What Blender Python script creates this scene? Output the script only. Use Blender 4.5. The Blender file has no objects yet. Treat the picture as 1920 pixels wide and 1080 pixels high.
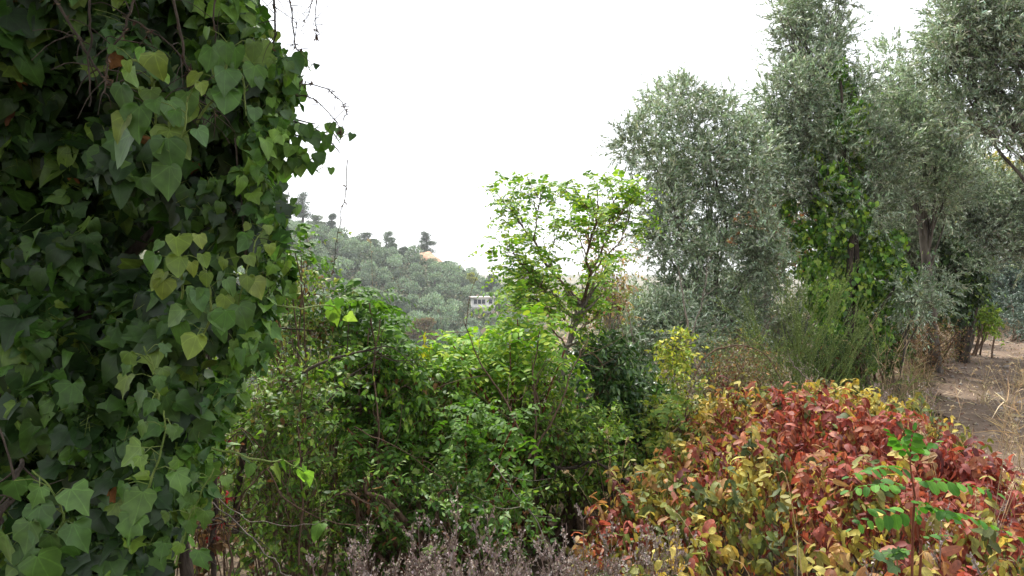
import bpy, math
import numpy as np
R = np.random.default_rng(11)
rad = math.radians
SC = bpy.context.scene
C = SC.collection
# ------------------------------------------------------------------ camera, world, sun, exposure
EYE = 1.6
F = 1387.0                                  # focal length in pixels of the 1920 wide photograph
PITCH = math.atan(40 / F)                   # looking slightly down
cam = bpy.data.cameras.new('camera'); camo = bpy.data.objects.new('camera', cam); C.objects.link(camo)
cam.sensor_width = 36; cam.lens = 36 * F / 1920; cam.clip_start = .05; cam.clip_end = 6000
camo.location = (0, 0, EYE); camo.rotation_euler = (rad(90) - PITCH, 0, 0)
SC.camera = camo
SC.view_settings.view_transform = 'Standard'; SC.view_settings.look = 'None'
SC.view_settings.gamma = 1; SC.view_settings.exposure = 1.35; SC.view_settings.use_curve_mapping = False
SUN_EL, SUN_AZ = 56, -18                     # azimuth from +Y, towards -X is negative
w = bpy.data.worlds.new('World'); SC.world = w; w.use_nodes = True
wn = w.node_tree.nodes; wl = w.node_tree.links; wn.clear()
out = wn.new('ShaderNodeOutputWorld'); bg = wn.new('ShaderNodeBackground'); bg.inputs[1].default_value = .08
sky = wn.new('ShaderNodeTexSky'); sky.sky_type = 'NISHITA'; sky.sun_disc = False
sky.sun_elevation = rad(SUN_EL); sky.sun_rotation = rad(SUN_AZ)
tc = wn.new('ShaderNodeTexCoord'); nz = wn.new('ShaderNodeTexNoise'); nz.inputs['Scale'].default_value = 1.6; nz.inputs['Detail'].default_value = 5
wl.new(tc.outputs['Generated'], nz.inputs['Vector'])
mr = wn.new('ShaderNodeMapRange'); mr.inputs[1].default_value = .25; mr.inputs[2].default_value = .75; mr.inputs[3].default_value = .72; mr.inputs[4].default_value = .96
wl.new(nz.outputs[0], mr.inputs[0])
mx = wn.new('ShaderNodeMix'); mx.data_type = 'RGBA'
wl.new(mr.outputs[0], mx.inputs[0]); wl.new(sky.outputs[0], mx.inputs[6]); mx.inputs[7].default_value = (9.6, 9.7, 10.0, 1)   # bright white cloud
wl.new(mx.outputs[2], bg.inputs[0]); wl.new(bg.outputs[0], out.inputs[0])
sl = bpy.data.lights.new('sun', 'SUN'); sl.energy = 3.2; sl.angle = rad(8); sl.color = (1, .96, .88)
so = bpy.data.objects.new('sun', sl); C.objects.link(so)
so.rotation_euler = (rad(90 - SUN_EL), 0, rad(180 - SUN_AZ)); so.location = (0, 0, 30)
SC.cycles.max_bounces = 7; SC.cycles.diffuse_bounces = 4; SC.cycles.glossy_bounces = 2; SC.cycles.transmission_bounces = 4
SC.cycles.volume_bounces = 0; SC.cycles.use_denoising = True

cp, sp = math.cos(PITCH), math.sin(PITCH)
def P(px, py, d):
    """world point of a photograph pixel at depth d (metres along the viewing axis)"""
    a = np.asarray(px, float); b = np.asarray(py, float); d = np.asarray(d, float)
    x = (a - 960) / F * d; v = -(b - 540) / F * d
    return np.stack([x + 0 * v, d * cp + v * sp, EYE - d * sp + v * cp], -1)
def lin(r, g, b):
    c = np.array([r, g, b]) / 255.
    return np.where(c <= .04045, c / 12.92, ((c + .055) / 1.055) ** 2.4)
def nrm(v): return v / (np.linalg.norm(v, axis=-1, keepdims=True) + 1e-9)
def rdir(n):
    return nrm(R.normal(size=(n, 3)))
UP = np.array([0, 0, 1.])

# ------------------------------------------------------------------ materials
def mat(name):
    m = bpy.data.materials.new(name); m.use_nodes = True
    nt = m.node_tree; nt.nodes.clear()
    o = nt.nodes.new('ShaderNodeOutputMaterial')
    return m, nt, o
def N(nt, t, **kw):
    n = nt.nodes.new(t)
    for k, v in kw.items():
        if k.startswith('i_'):
            n.inputs[int(k[2:]) if k[2:].isdigit() else k[2:].replace('_', ' ')].default_value = v
        else: setattr(n, k, v)
    return n
def leaf_mat(name, rough=.45, spec=.4, trans=.3, back=1.15, veins=None, blotch=.25, sheen_back=None, tsat=(1.25, 1.35, .6)):
    m, nt, o = mat(name); L = nt.links
    at = N(nt, 'ShaderNodeAttribute', attribute_name='col')
    tcn = N(nt, 'ShaderNodeTexCoord')
    no = N(nt, 'ShaderNodeTexNoise', i_Scale=55., i_Detail=3.)
    L.new(tcn.outputs['Object'], no.inputs['Vector'])
    mrn = N(nt, 'ShaderNodeMapRange'); mrn.inputs[1].default_value = .3; mrn.inputs[2].default_value = .7
    mrn.inputs[3].default_value = 1 - blotch; mrn.inputs[4].default_value = 1 + blotch
    L.new(no.outputs[0], mrn.inputs[0])
    mu = N(nt, 'ShaderNodeVectorMath', operation='SCALE'); L.new(at.outputs['Color'], mu.inputs[0]); L.new(mrn.outputs[0], mu.inputs['Scale'])
    col = mu.outputs[0]
    if veins:
        uv = N(nt, 'ShaderNodeAttribute', attribute_name='luv')
        sx = N(nt, 'ShaderNodeSeparateXYZ'); L.new(uv.outputs['Vector'], sx.inputs[0])
        ax = N(nt, 'ShaderNodeMath', operation='ABSOLUTE'); L.new(sx.outputs[0], ax.inputs[0])
        if veins == 'palmate':
            ya = N(nt, 'ShaderNodeMath', operation='ADD', i_1=.02); L.new(sx.outputs[1], ya.inputs[0])
            an = N(nt, 'ShaderNodeMath', operation='ARCTAN2'); L.new(ax.outputs[0], an.inputs[0]); L.new(ya.outputs[0], an.inputs[1])
            # veins every 0.62 rad: distance to nearest multiple times radius
            pp = N(nt, 'ShaderNodeMath', operation='PINGPONG', i_1=.37); L.new(an.outputs[0], pp.inputs[0])
            ln = N(nt, 'ShaderNodeVectorMath', operation='LENGTH'); L.new(uv.outputs['Vector'], ln.inputs[0])
            ds = N(nt, 'ShaderNodeMath', operation='MULTIPLY'); L.new(pp.outputs[0], ds.inputs[0]); L.new(ln.outputs['Value'], ds.inputs[1])
        else:
            k = N(nt, 'ShaderNodeMath', operation='MULTIPLY_ADD', i_1=-.8); L.new(ax.outputs[0], k.inputs[0]); L.new(sx.outputs[1], k.inputs[2])
            pp = N(nt, 'ShaderNodeMath', operation='PINGPONG', i_1=.07); L.new(k.outputs[0], pp.inputs[0])
            q = N(nt, 'ShaderNodeMath', operation='ADD', i_1=.012); L.new(pp.outputs[0], q.inputs[0])
            ds = N(nt, 'ShaderNodeMath', operation='MINIMUM'); L.new(q.outputs[0], ds.inputs[0]); L.new(ax.outputs[0], ds.inputs[1])
        mv = N(nt, 'ShaderNodeMapRange'); mv.inputs[1].default_value = .004; mv.inputs[2].default_value = .022
        mv.inputs[3].default_value = 1.38; mv.inputs[4].default_value = 1.
        L.new(ds.outputs[0], mv.inputs[0])
        m2 = N(nt, 'ShaderNodeVectorMath', operation='SCALE'); L.new(col, m2.inputs[0]); L.new(mv.outputs[0], m2.inputs['Scale']); col = m2.outputs[0]
    ge = N(nt, 'ShaderNodeNewGeometry')
    bk = N(nt, 'ShaderNodeVectorMath', operation='MULTIPLY'); L.new(col, bk.inputs[0])
    bk.inputs[1].default_value = sheen_back if sheen_back else (back, back, back * 1.02)
    mb = N(nt, 'ShaderNodeMix', data_type='VECTOR'); L.new(ge.outputs['Backfacing'], mb.inputs[0]); L.new(col, mb.inputs[4]); L.new(bk.outputs[0], mb.inputs[5])
    pr = N(nt, 'ShaderNodeBsdfPrincipled'); pr.inputs['Roughness'].default_value = rough; pr.inputs['Specular IOR Level'].default_value = spec
    L.new(mb.outputs[1], pr.inputs['Base Color'])
    tr = N(nt, 'ShaderNodeBsdfTranslucent')
    tm = N(nt, 'ShaderNodeVectorMath', operation='MULTIPLY'); L.new(col, tm.inputs[0]); tm.inputs[1].default_value = tsat
    L.new(tm.outputs[0], tr.inputs[0])
    ms = N(nt, 'ShaderNodeMixShader', i_0=trans); L.new(pr.outputs[0], ms.inputs[1]); L.new(tr.outputs[0], ms.inputs[2])
    L.new(ms.outputs[0], o.inputs[0])
    return m
def bark_mat(name, c1, c2, scale=30., rough=.9):
    m, nt, o = mat(name); L = nt.links
    tcn = N(nt, 'ShaderNodeTexCoord'); mp = N(nt, 'ShaderNodeMapping'); mp.inputs['Scale'].default_value = (1, 1, .25)
    L.new(tcn.outputs['Object'], mp.inputs[0])
    no = N(nt, 'ShaderNodeTexNoise', i_Scale=scale, i_Detail=6., i_Roughness=.65); L.new(mp.outputs[0], no.inputs['Vector'])
    cr = N(nt, 'ShaderNodeValToRGB'); cr.color_ramp.elements[0].position = .35; cr.color_ramp.elements[1].position = .68
    cr.color_ramp.elements[0].color = (*c1, 1); cr.color_ramp.elements[1].color = (*c2, 1)
    L.new(no.outputs[0], cr.inputs[0])
    pr = N(nt, 'ShaderNodeBsdfPrincipled'); pr.inputs['Roughness'].default_value = rough; pr.inputs['Specular IOR Level'].default_value = .2
    L.new(cr.outputs[0], pr.inputs['Base Color'])
    bp = N(nt, 'ShaderNodeBump', i_Strength=.7, i_Distance=.02); L.new(no.outputs[0], bp.inputs['Height']); L.new(bp.outputs[0], pr.inputs['Normal'])
    L.new(pr.outputs[0], o.inputs[0]); return m
M = {}
M['ivy'] = leaf_mat('ivy leaf', .5, .42, .22, 1.5, veins='palmate', blotch=.22)
M['vine'] = leaf_mat('vine leaf', .55, .3, .4, 1.2, veins='palmate')
M['olive'] = leaf_mat('olive leaf', .45, .4, .14, sheen_back=(1.7, 1.6, 1.8), blotch=.15, tsat=(1.1, 1.2, .7))
M['robinia'] = leaf_mat('acacia leaf', .6, .25, .36, 1.1, veins='pinnate', blotch=.15, tsat=(1.15, 1.2, .6))
M['shrub'] = leaf_mat('shrub leaf', .55, .35, .3, 1.2, veins='pinnate')
M['glossy'] = leaf_mat('glossy leaf', .35, .45, .15, 1.3)
M['autumn'] = leaf_mat('autumn leaf', .6, .3, .32, 1.1, veins='pinnate', blotch=.3, tsat=(1.3, 1.05, .7))
M['dry'] = leaf_mat('dry leaf', .85, .1, .2, 1.05, blotch=.35, tsat=(1.1, 1, .8))
M['straw'] = leaf_mat('straw', .7, .2, .15, 1., blotch=.2, tsat=(1, 1, .9))
M['far'] = leaf_mat('hill foliage', .7, .15, .15, 1.25, blotch=.15)
M['bark'] = bark_mat('dark bark', lin(38, 32, 28), lin(88, 78, 68))
M['olive_bark'] = bark_mat('olive bark', lin(60, 54, 50), lin(120, 112, 102), 14)
M['twig'] = bark_mat('brown twig', lin(72, 56, 46), lin(128, 106, 88), 60)
M['grey_twig'] = bark_mat('grey twig', lin(90, 82, 78), lin(160, 148, 138), 60)
M['green_stem'] = bark_mat('green stem', lin(84, 104, 44), lin(130, 146, 78), 60, .6)
M['red_stem'] = bark_mat('reddish stem', lin(96, 50, 38), lin(140, 84, 60), 60, .6)

# ------------------------------------------------------------------ mesh accumulators
def make_mesh(name, V, T, nper, col=None, luv=None, m=None, smooth=True):
    me = bpy.data.meshes.new(name)
    V = np.ascontiguousarray(V, np.float32); T = np.ascontiguousarray(T, np.int32)
    me.vertices.add(len(V)); me.vertices.foreach_set('co', V.ravel())
    me.loops.add(T.size); me.loops.foreach_set('vertex_index', T.ravel())
    me.polygons.add(len(T)); me.polygons.foreach_set('loop_start', np.arange(0, T.size, nper, dtype=np.int32))
    if smooth: me.polygons.foreach_set('use_smooth', np.ones(len(T), bool))
    if col is not None:
        a = me.attributes.new('col', 'FLOAT_COLOR', 'POINT')
        a.data.foreach_set('color', np.concatenate([col, np.ones((len(col), 1))], 1).astype(np.float32).ravel())
    if luv is not None:
        a = me.attributes.new('luv', 'FLOAT_VECTOR', 'POINT'); a.data.foreach_set('vector', luv.astype(np.float32).ravel())
    me.update(calc_edges=True)
    if m: me.materials.append(m)
    return me
def obj(name, me, parent=None, loc=(0, 0, 0)):
    o = bpy.data.objects.new(name, me); C.objects.link(o); o.location = loc
    if parent: o.parent = parent
    return o
def thing(name, label, cat, loc=(0, 0, 0), group=None):
    o = bpy.data.objects.new(name, None); C.objects.link(o); o.empty_display_size = .2
    o.location = tuple(float(v) for v in loc); o['label'] = label; o['category'] = cat
    if group: o['group'] = group
    return o
def tmpl(outline, inner=False):
    """leaf of unit length along +y, from the outline of its right half"""
    V = []; cols = 3 if inner else 2
    for x, y in outline:
        my = min(max(y, 0), 1)
        V.append([0, my])
        if inner: V.append([x * .52, my * .45 + y * .55])
        V.append([x, y])
    nr = len(outline); Vn = list(V)
    idxL = {}
    for i, (x, y) in enumerate(V):
        if x > 1e-6: idxL[i] = len(Vn); Vn.append([-x, y])
        else: idxL[i] = i
    T = []
    Vn = np.array(Vn, float)
    def tri(a, b, c):
        if len({a, b, c}) < 3: return
        p, q, r = Vn[a], Vn[b], Vn[c]
        ar = (q[0] - p[0]) * (r[1] - p[1]) - (q[1] - p[1]) * (r[0] - p[0])
        if abs(ar) < 1e-6: return
        T.append((a, b, c) if ar > 0 else (a, c, b))
    for i in range(nr - 1):
        for j in range(cols - 1):
            a, b, c, d = i * cols + j, i * cols + j + 1, (i + 1) * cols + j + 1, (i + 1) * cols + j
            tri(a, b, c); tri(a, c, d)
            a, b, c, d = (idxL[k] for k in (a, b, c, d))
            tri(a, b, c); tri(a, c, d)
    return Vn, np.array(T)
T_IVY = tmpl([(0, 0), (.17, -.13), (.42, -.06), (.5, .12), (.38, .3), (.44, .5), (.22, .62), (.1, .84), (0, 1)], True)
T_HEART = tmpl([(0, 0), (.2, -.14), (.42, -.05), (.49, .2), (.4, .48), (.2, .78), (0, 1)], True)
T_IVYS = tmpl([(0, 0), (.25, -.12), (.48, .1), (.38, .42), (.14, .78), (0, 1)])
T_OLIVE = tmpl([(0, 0), (.1, .3), (.09, .68), (0, 1)])
T_OVAL = tmpl([(0, 0), (.2, .15), (.27, .48), (.19, .85), (0, 1)])
T_OVATE = tmpl([(0, 0), (.2, .12), (.28, .34), (.19, .68), (.07, .9), (0, 1)])
T_LANCE = tmpl([(0, 0), (.13, .2), (.16, .45), (.08, .8), (0, 1)])
T_LOBED = tmpl([(0, 0), (.3, -.2), (.55, .1), (.38, .3), (.52, .62), (.22, .68), (.12, .9), (0, 1)], True)
class Leaves:
    def __init__(s): s.V = []; s.T = []; s.K = []; s.U = []; s.n = 0; s.count = 0
    def add(s, t, pos, axis, normal, size, col, fold=.25, curl=-.25, width=1.):
        V, T = t; n = len(pos)
        if n == 0: return
        size = np.broadcast_to(np.asarray(size, float), (n,))
        Y = nrm(axis); X = nrm(np.cross(Y, normal)); Z = np.cross(X, Y)
        fold = np.broadcast_to(fold, (n,)) * R.uniform(.3, 1.6, n); curl = np.broadcast_to(curl, (n,)) * R.uniform(-.2, 2., n)
        ww = width * R.uniform(.82, 1.15, n)
        big = len(V) > 14
        lx = V[None, :, 0] * ww[:, None]; ly = V[None, :, 1] + 0 * lx
        if big: jx = R.normal(0, .028, lx.shape) * (V[None, :, 0] != 0); lx = lx * (1 + R.normal(0, .1, (n, 1)) * np.sign(lx)) + jx; ly = ly + R.normal(0, .028, lx.shape) * (np.abs(V[None, :, 0]) > .05)
        lx = lx + (R.normal(0, .12 if big else .08, n)[:, None]) * ly ** 2
        tw = R.normal(0, .18, n)
        lz = fold[:, None] * np.abs(lx) + curl[:, None] * ly ** 2 + tw[:, None] * lx * ly
        if big: lz = lz + .1 * np.abs(lx) * np.sin(9 * ly + R.uniform(0, 6.28, (n, 1)) + 2 * np.sign(lx))
        W = pos[:, None] + size[:, None, None] * (lx[..., None] * X[:, None] + ly[..., None] * Y[:, None] + lz[..., None] * Z[:, None])
        s.V.append(W.reshape(-1, 3)); s.T.append((T[None] + (np.arange(n) * len(V))[:, None, None]).reshape(-1, 3) + s.n)
        s.K.append(np.repeat(np.broadcast_to(col, (n, 3)), len(V), 0))
        s.U.append(np.tile(np.concatenate([V, np.zeros((len(V), 1))], 1), (n, 1)))
        s.n += n * len(V); s.count += n
    def build(s, name, m, parent, loc=(0, 0, 0)):
        if not s.V: return None
        me = make_mesh(name, np.concatenate(s.V) - np.asarray(loc), np.concatenate(s.T), 3, np.concatenate(s.K), np.concatenate(s.U), m)
        return obj(name, me, parent)
class Tubes:
    def __init__(s): s.V = []; s.Q = []; s.n = 0; s.K = []
    def add(s, Pt, Rd, sides=3, col=None):
        Pt = np.asarray(Pt, float)
        if Pt.ndim == 2: Pt = Pt[None]
        n, S, _ = Pt.shape; Rd = np.broadcast_to(np.asarray(Rd, float), (n, S))
        if n == 0: return
        tg = np.gradient(Pt, axis=1); tg = nrm(tg)
        ref = np.array([.31, .83, .46]); A = nrm(np.cross(tg, ref)); B = np.cross(tg, A)
        an = np.arange(sides) / sides * 2 * math.pi
        W = Pt[:, :, None] + Rd[:, :, None, None] * (np.cos(an)[None, None, :, None] * A[:, :, None] + np.sin(an)[None, None, :, None] * B[:, :, None])
        s.V.append(W.reshape(-1, 3))
        i = np.arange(S - 1)[:, None] * sides; j = np.arange(sides)[None]; j2 = (j + 1) % sides
        q = np.stack([i + j, i + j2, i + sides + j2, i + sides + j], -1).reshape(-1, 4)
        s.Q.append((q[None] + (np.arange(n) * S * sides)[:, None, None]).reshape(-1, 4) + s.n)
        s.K.append(np.broadcast_to(col if col is not None else (.3, .25, .2), (n * S * sides, 3)))
        s.n += n * S * sides
    def build(s, name, m, parent, loc=(0, 0, 0)):
        if not s.V: return None
        me = make_mesh(name, np.concatenate(s.V) - np.asarray(loc), np.concatenate(s.Q), 4, np.concatenate(s.K), None, m)
        return obj(name, me, parent)
def path(pts, n=24, jitter=0.):
    """smooth polyline through control points"""
    p = np.asarray(pts, float); k = len(p)
    t = np.linspace(0, k - 1, n); o = []
    pp = np.concatenate([[2 * p[0] - p[1]], p, [2 * p[-1] - p[-2]]])
    for u in t:
        i = min(int(u), k - 2); f = u - i; a, b, c, d = pp[i:i + 4]
        o.append(.5 * (2 * b + (c - a) * f + (2 * a - 5 * b + 4 * c - d) * f * f + (3 * b - a - 3 * c + d) * f ** 3))
    o = np.array(o)
    if jitter:
        nz_ = R.normal(0, jitter, o.shape); nz_[0] = 0
        o += np.apply_along_axis(lambda q: np.convolve(q, [.25, .5, .25], 'same'), 0, nz_)
    return o
def taper(n, r0, r1, p=1.): return r1 + (r0 - r1) * (1 - np.linspace(0, 1, n)) ** p

def pal(n, choices, wts=None, var=.18, pos=None, bright=1.):
    c = np.array(choices); w_ = np.ones(len(c)) if wts is None else np.array(wts, float)
    k = R.choice(len(c), n, p=w_ / w_.sum()); o = c[k] * bright
    o = o * np.exp(R.normal(0, var, (n, 1))) * np.exp(R.normal(0, var * .3, (n, 3)))
    return np.clip(o, .004, .85)

# ------------------------------------------------------------------ blobs and fields of shoots
def blob(px, py, d, r, ry=None, rd=None):
    c = P(px, py, d); rx = r / F * d; rz = (ry or r) / F * d; rr = rd if rd else (rx + rz) / 2
    return (c, np.array([rx, rr, rz]))
def in_poly(x, y, poly):
    c = False; j = len(poly) - 1
    for i in range(len(poly)):
        xi, yi = poly[i]; xj, yj = poly[j]
        if (yi > y) != (yj > y) and x < (xj - xi) * (y - yi) / (yj - yi) + xi: c = not c
        j = i
    return c
def fill(poly, d, dd, r, n, rv=.3):
    """n clumps spread through a plant whose outline from the road is poly (pixels), at real depths d +- dd"""
    xs = [p[0] for p in poly]; ys = [p[1] for p in poly]; o = []; tries = 0
    while len(o) < n and tries < 20000:
        tries += 1
        x = R.uniform(min(xs), max(xs)); y = R.uniform(min(ys), max(ys)); rr = r * R.uniform(1 - rv, 1 + rv)
        q = rr * .7
        if all(in_poly(x + q * a, y + q * b, poly) for a, b in ((1, 0), (-1, 0), (0, 1), (0, -1))):
            o.append(blob(x, y, d + R.uniform(-dd, dd), rr))
        elif tries > 6000 and in_poly(x, y, poly): o.append(blob(x, y, d + R.uniform(-dd, dd), rr * .6))
    return o
def in_blobs(blobs, n, rmin=.35, rmax=1.):
    vol = np.array([np.prod(b[1]) for b in blobs]) ** .8; k = R.choice(len(blobs), n, p=vol / vol.sum())
    c = np.array([b[0] for b in blobs])[k]; r = np.array([b[1] for b in blobs])[k]
    u = rdir(n); f = R.uniform(rmin ** 2, rmax ** 2, n) ** .5
    return c + r * u * f[:, None], nrm(u / r * r.mean(1, keepdims=True)), f
def shoots(lv, tb, blobs, n, K, L, t, size, colf, up=.4, out=.8, rnd=.5, bend=-.2, ang=.8, opp=True, r=.0015, fold=.25, curl=-.25,
           width=1., rmin=.2, rmax=.85, nup=.6, hang=0., t0=.15, drop=.0):
    o, u, _ = in_blobs(blobs, n, rmin, rmax)
    d = nrm(u * out + UP * up + R.normal(0, rnd, (n, 3)))
    Ln = L * R.uniform(.5, 1.3, n)
    S = 6; tt = np.linspace(0, 1, S)
    g = UP * bend + R.normal(0, .12, (n, 3))
    Pt = o[:, None] + d[:, None] * (Ln[:, None] * tt)[..., None] + g[:, None] * (Ln[:, None] * tt ** 2)[..., None]
    if tb is not None: tb.add(Pt, np.linspace(r, r * .35, S)[None] + np.zeros((n, 1)), 3)
    tk = t0 + (1 - t0) * (np.arange(K) + R.uniform(-.3, .3, (n, K)) * .6 + .5) / K
    pk = o[:, None] + d[:, None] * (Ln[:, None] * tk)[..., None] + g[:, None] * (Ln[:, None] * tk ** 2)[..., None]
    tg = nrm(d[:, None] + 2 * g[:, None] * tk[..., None])
    sd = nrm(np.cross(tg, R.normal(size=(n, 1, 3)) + UP * .0)); s2 = np.cross(tg, sd)
    ph = R.uniform(0, 6.28, (n, 1)) + np.arange(K) * 2.4
    ra = np.cos(ph)[..., None] * sd + np.sin(ph)[..., None] * s2
    ls = [ra, -ra] if opp else [ra]
    for q in ls:
        ax = nrm(tg * math.cos(ang) + q * math.sin(ang) + R.normal(0, .15, q.shape) - UP * hang)
        nm = nrm(UP * nup + tg * .25 - q * .1 + R.normal(0, .45, q.shape))
        keep = R.uniform(size=(n, K)) > drop
        pos = pk[keep]; m_ = len(pos)
        sz = size * R.uniform(.65, 1.2, m_) * (1 - .35 * tk[keep] ** 3)
        lv.add(t, pos, ax[keep], nm[keep], sz, colf(m_, pos), fold, curl, width)
def pinnate(lv, tb, org, d, L, K, size, colf, droop=-.45, r=.0012, width=1.):
    n = len(org); L = np.broadcast_to(L, (n,))
    side0 = nrm(np.cross(d, UP + R.normal(0, .2, (n, 3))))
    S = 5; tt = np.linspace(0, 1, S)
    if tb is not None:
        tb.add(org[:, None] + d[:, None] * (L[:, None] * tt)[..., None] + (UP * droop)[None, None] * (L[:, None] * tt ** 2)[..., None], np.linspace(r, r * .4, S))
    for k in range(K + 1):
        t = (k + 1.0) / (K + 1) if k < K else 1.
        p = org + d * (L * t)[:, None] + UP * droop * (L * t * t)[:, None]
        tg = nrm(d + UP * 2 * droop * t)
        upn = nrm(np.cross(side0, tg)); upn = np.where(upn[:, 2:] < 0, -upn, upn)
        sz = size * (.75 + .5 * math.sin(math.pi * min(t + .15, 1))) * R.uniform(.85, 1.15, n) * np.sqrt(L / L.mean())
        if k == K:
            lv.add(T_OVAL, p, tg, upn + R.normal(0, .2, (n, 3)), sz, colf(n, p), .2, -.15, width); break
        for s_ in (1, -1):
            ax = nrm(side0 * s_ + tg * R.uniform(.1, .45, (n, 1)) - UP * R.uniform(-.05, .5, (n, 1)))
            keep = R.uniform(size=n) > .04
            lv.add(T_OVAL, p[keep], ax[keep], (upn + R.normal(0, .22, (n, 3)))[keep], sz[keep], colf(int(keep.sum()), p[keep]), .25, -.15, width)
def pin_field(lv, tb, blobs, n, L, K, size, colf, out=1., up=.35, rnd=.35, droop=-.5, rmin=.3, rmax=.9, **kw):
    o, u, _ = in_blobs(blobs, n, rmin, rmax)
    d = nrm(u * np.array([1, 1, .5]) * out + UP * up + R.normal(0, rnd, (n, 3)))
    pinnate(lv, tb, o, d, L * R.uniform(.6, 1.2, n), K, size, colf, droop, **kw)
def limbs(root, loc, m, base, fork, blobs, r0, rl, every=1, name='limb', trunk='trunk', sides=8, jit=.02, mx=40):
    """a trunk from base to fork and one limb to the heart of each clump"""
    if trunk:
        t = Tubes(); pts = path([base, base * .55 + fork * .45 + R.normal(0, .05, 3) * (fork[2] - base[2]) * .5, fork], 14, jit * .5)
        t.add(pts, taper(14, r0, r0 * .6) * R.uniform(.93, 1.07, 14), 10); t.build(trunk, m, root, loc)
    for k, (c, r) in enumerate(blobs[::every][:mx]):
        t = Tubes(); dist = np.linalg.norm(c - fork)
        f0 = base * (1 - (u_ := R.uniform(.6, 1))) + fork * u_
        mid = f0 * .5 + c * .5 + np.array([0, 0, .12 * dist]) + R.normal(0, .06 * dist, 3)
        pts = path([f0, mid, c], 14, jit * dist * .5)
        rr = rl * R.uniform(.7, 1.2)
        t.add(pts, taper(14, rr, rr * .2), sides)
        # side branches inside the clump
        for j in range(5):
            a = pts[R.integers(7, 13)]; e = c + r * rdir(1)[0] * R.uniform(.5, .9)
            b = path([a, (a + e) / 2 + R.normal(0, .08, 3) * r.mean() * 2, e], 8, jit * .3 * r.mean())
            t.add(b, taper(8, rr * .35, rr * .08), 5)
        t.build(name, m, root, loc)
exec_parts = []
#==PART2==
# ------------------------------------------------------------------ the land
def sm(t): t = np.clip(t, 0, 1); return t * t * (3 - 2 * t)
RX = np.array([-400, -110, -68, -53, -40, -31, -24, -14, -5, 12, 40, 400.]); RZ = np.array([30, 22, 13.5, 9.5, 5.5, 2.2, 2.0, -3.6, -6.5, -10, -13, -13.])
def ground(x, y):
    u = y - 5.5 - 1.35 * x
    h = -14.5 * sm((u - .5) / 75.) - .35 * sm((u + 1) / 3.) - .25 * sm((.3 - x) / 2.)
    rz = np.interp(x * 215 / np.maximum(y, 120), RX, RZ)
    k = sm((y - 95) / 115.) * (1 - sm((y - 225) / 90.))
    k = np.where(x < 60, k, k * 0)
    h = h + (rz + 14.8) * k
    h = h + .35 * np.sin(x * .21 + y * .13) * sm((y - 30) / 60) + .9 * np.sin(x * .08 - y * .05 + 1) * sm((y - 60) / 60)
    return h
def fine(x, y): return .03 * np.sin(x * 2.1 + 1.3 * y) + .02 * np.sin(x * 5.3 - y * 4.1) + .012 * np.sin(x * 11 + y * 9)
def axis_pts(a, b, s0, g):
    o = [0.]; s = s0
    while o[-1] < b: o.append(o[-1] + s); s *= g
    n_ = [0.]; s = s0
    while n_[-1] > a: n_.append(n_[-1] - s); s *= g
    return np.array(sorted(set(n_ + o)))
xs = axis_pts(-1300, 1300, .12, 1.032); ys = axis_pts(-1300, 1500, .12, 1.028) + 4
X, Y = np.meshgrid(xs, ys, indexing='ij'); Z = ground(X, Y) + fine(X, Y) * np.exp(-np.hypot(X, Y) / 40)
V = np.stack([X, Y, Z], -1).reshape(-1, 3); a, b = X.shape
I = (np.arange(a - 1)[:, None] * b + np.arange(b - 1)[None]).ravel()
Q = np.stack([I, I + b, I + b + 1, I + 1], -1)
m, nt, o_ = mat('earth'); L = nt.links
tcn = N(nt, 'ShaderNodeTexCoord'); n1 = N(nt, 'ShaderNodeTexNoise', i_Scale=.05, i_Detail=8.); n2 = N(nt, 'ShaderNodeTexNoise', i_Scale=14., i_Detail=8., i_Roughness=.7)
L.new(tcn.outputs['Object'], n1.inputs['Vector']); L.new(tcn.outputs['Object'], n2.inputs['Vector'])
c1 = N(nt, 'ShaderNodeValToRGB'); e = c1.color_ramp.elements; e[0].position = .38; e[1].position = .62
e[0].color = (*lin(66, 74, 48), 1); e[1].color = (*lin(128, 116, 92), 1); L.new(n1.outputs[0], c1.inputs[0])
c2 = N(nt, 'ShaderNodeValToRGB'); e = c2.color_ramp.elements; e[0].position = .35; e[1].position = .7
e[0].color = (*lin(50, 42, 34), 1); e[1].color = (*lin(122, 106, 88), 1); L.new(n2.outputs[0], c2.inputs[0])
sp_ = N(nt, 'ShaderNodeSeparateXYZ'); L.new(tcn.outputs['Object'], sp_.inputs[0])
mm = N(nt, 'ShaderNodeMapRange'); mm.inputs[1].default_value = 25; mm.inputs[2].default_value = 70; L.new(sp_.outputs[1], mm.inputs[0])
mi = N(nt, 'ShaderNodeMix', data_type='RGBA'); L.new(mm.outputs[0], mi.inputs[0]); L.new(c2.outputs[0], mi.inputs[6]); L.new(c1.outputs[0], mi.inputs[7])
pr = N(nt, 'ShaderNodeBsdfPrincipled'); pr.inputs['Roughness'].default_value = .95; pr.inputs['Specular IOR Level'].default_value = .1
L.new(mi.outputs[2], pr.inputs['Base Color']); bp = N(nt, 'ShaderNodeBump', i_Strength=.8, i_Distance=.03); L.new(n2.outputs[0], bp.inputs['Height']); L.new(bp.outputs[0], pr.inputs['Normal'])
L.new(pr.outputs[0], o_.inputs[0])
g = obj('ground', make_mesh('ground', V, Q, 4, m=m)); g['kind'] = 'structure'
def gz(x, y): return ground(x, y) + fine(x, y) * np.exp(-np.hypot(x, y) / 40)
def G(px, d):
    """ground point under pixel column px at depth d"""
    x = (px - 960) / F * d; return np.array([x, d, float(gz(np.array(x), np.array(float(d))))])

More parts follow.
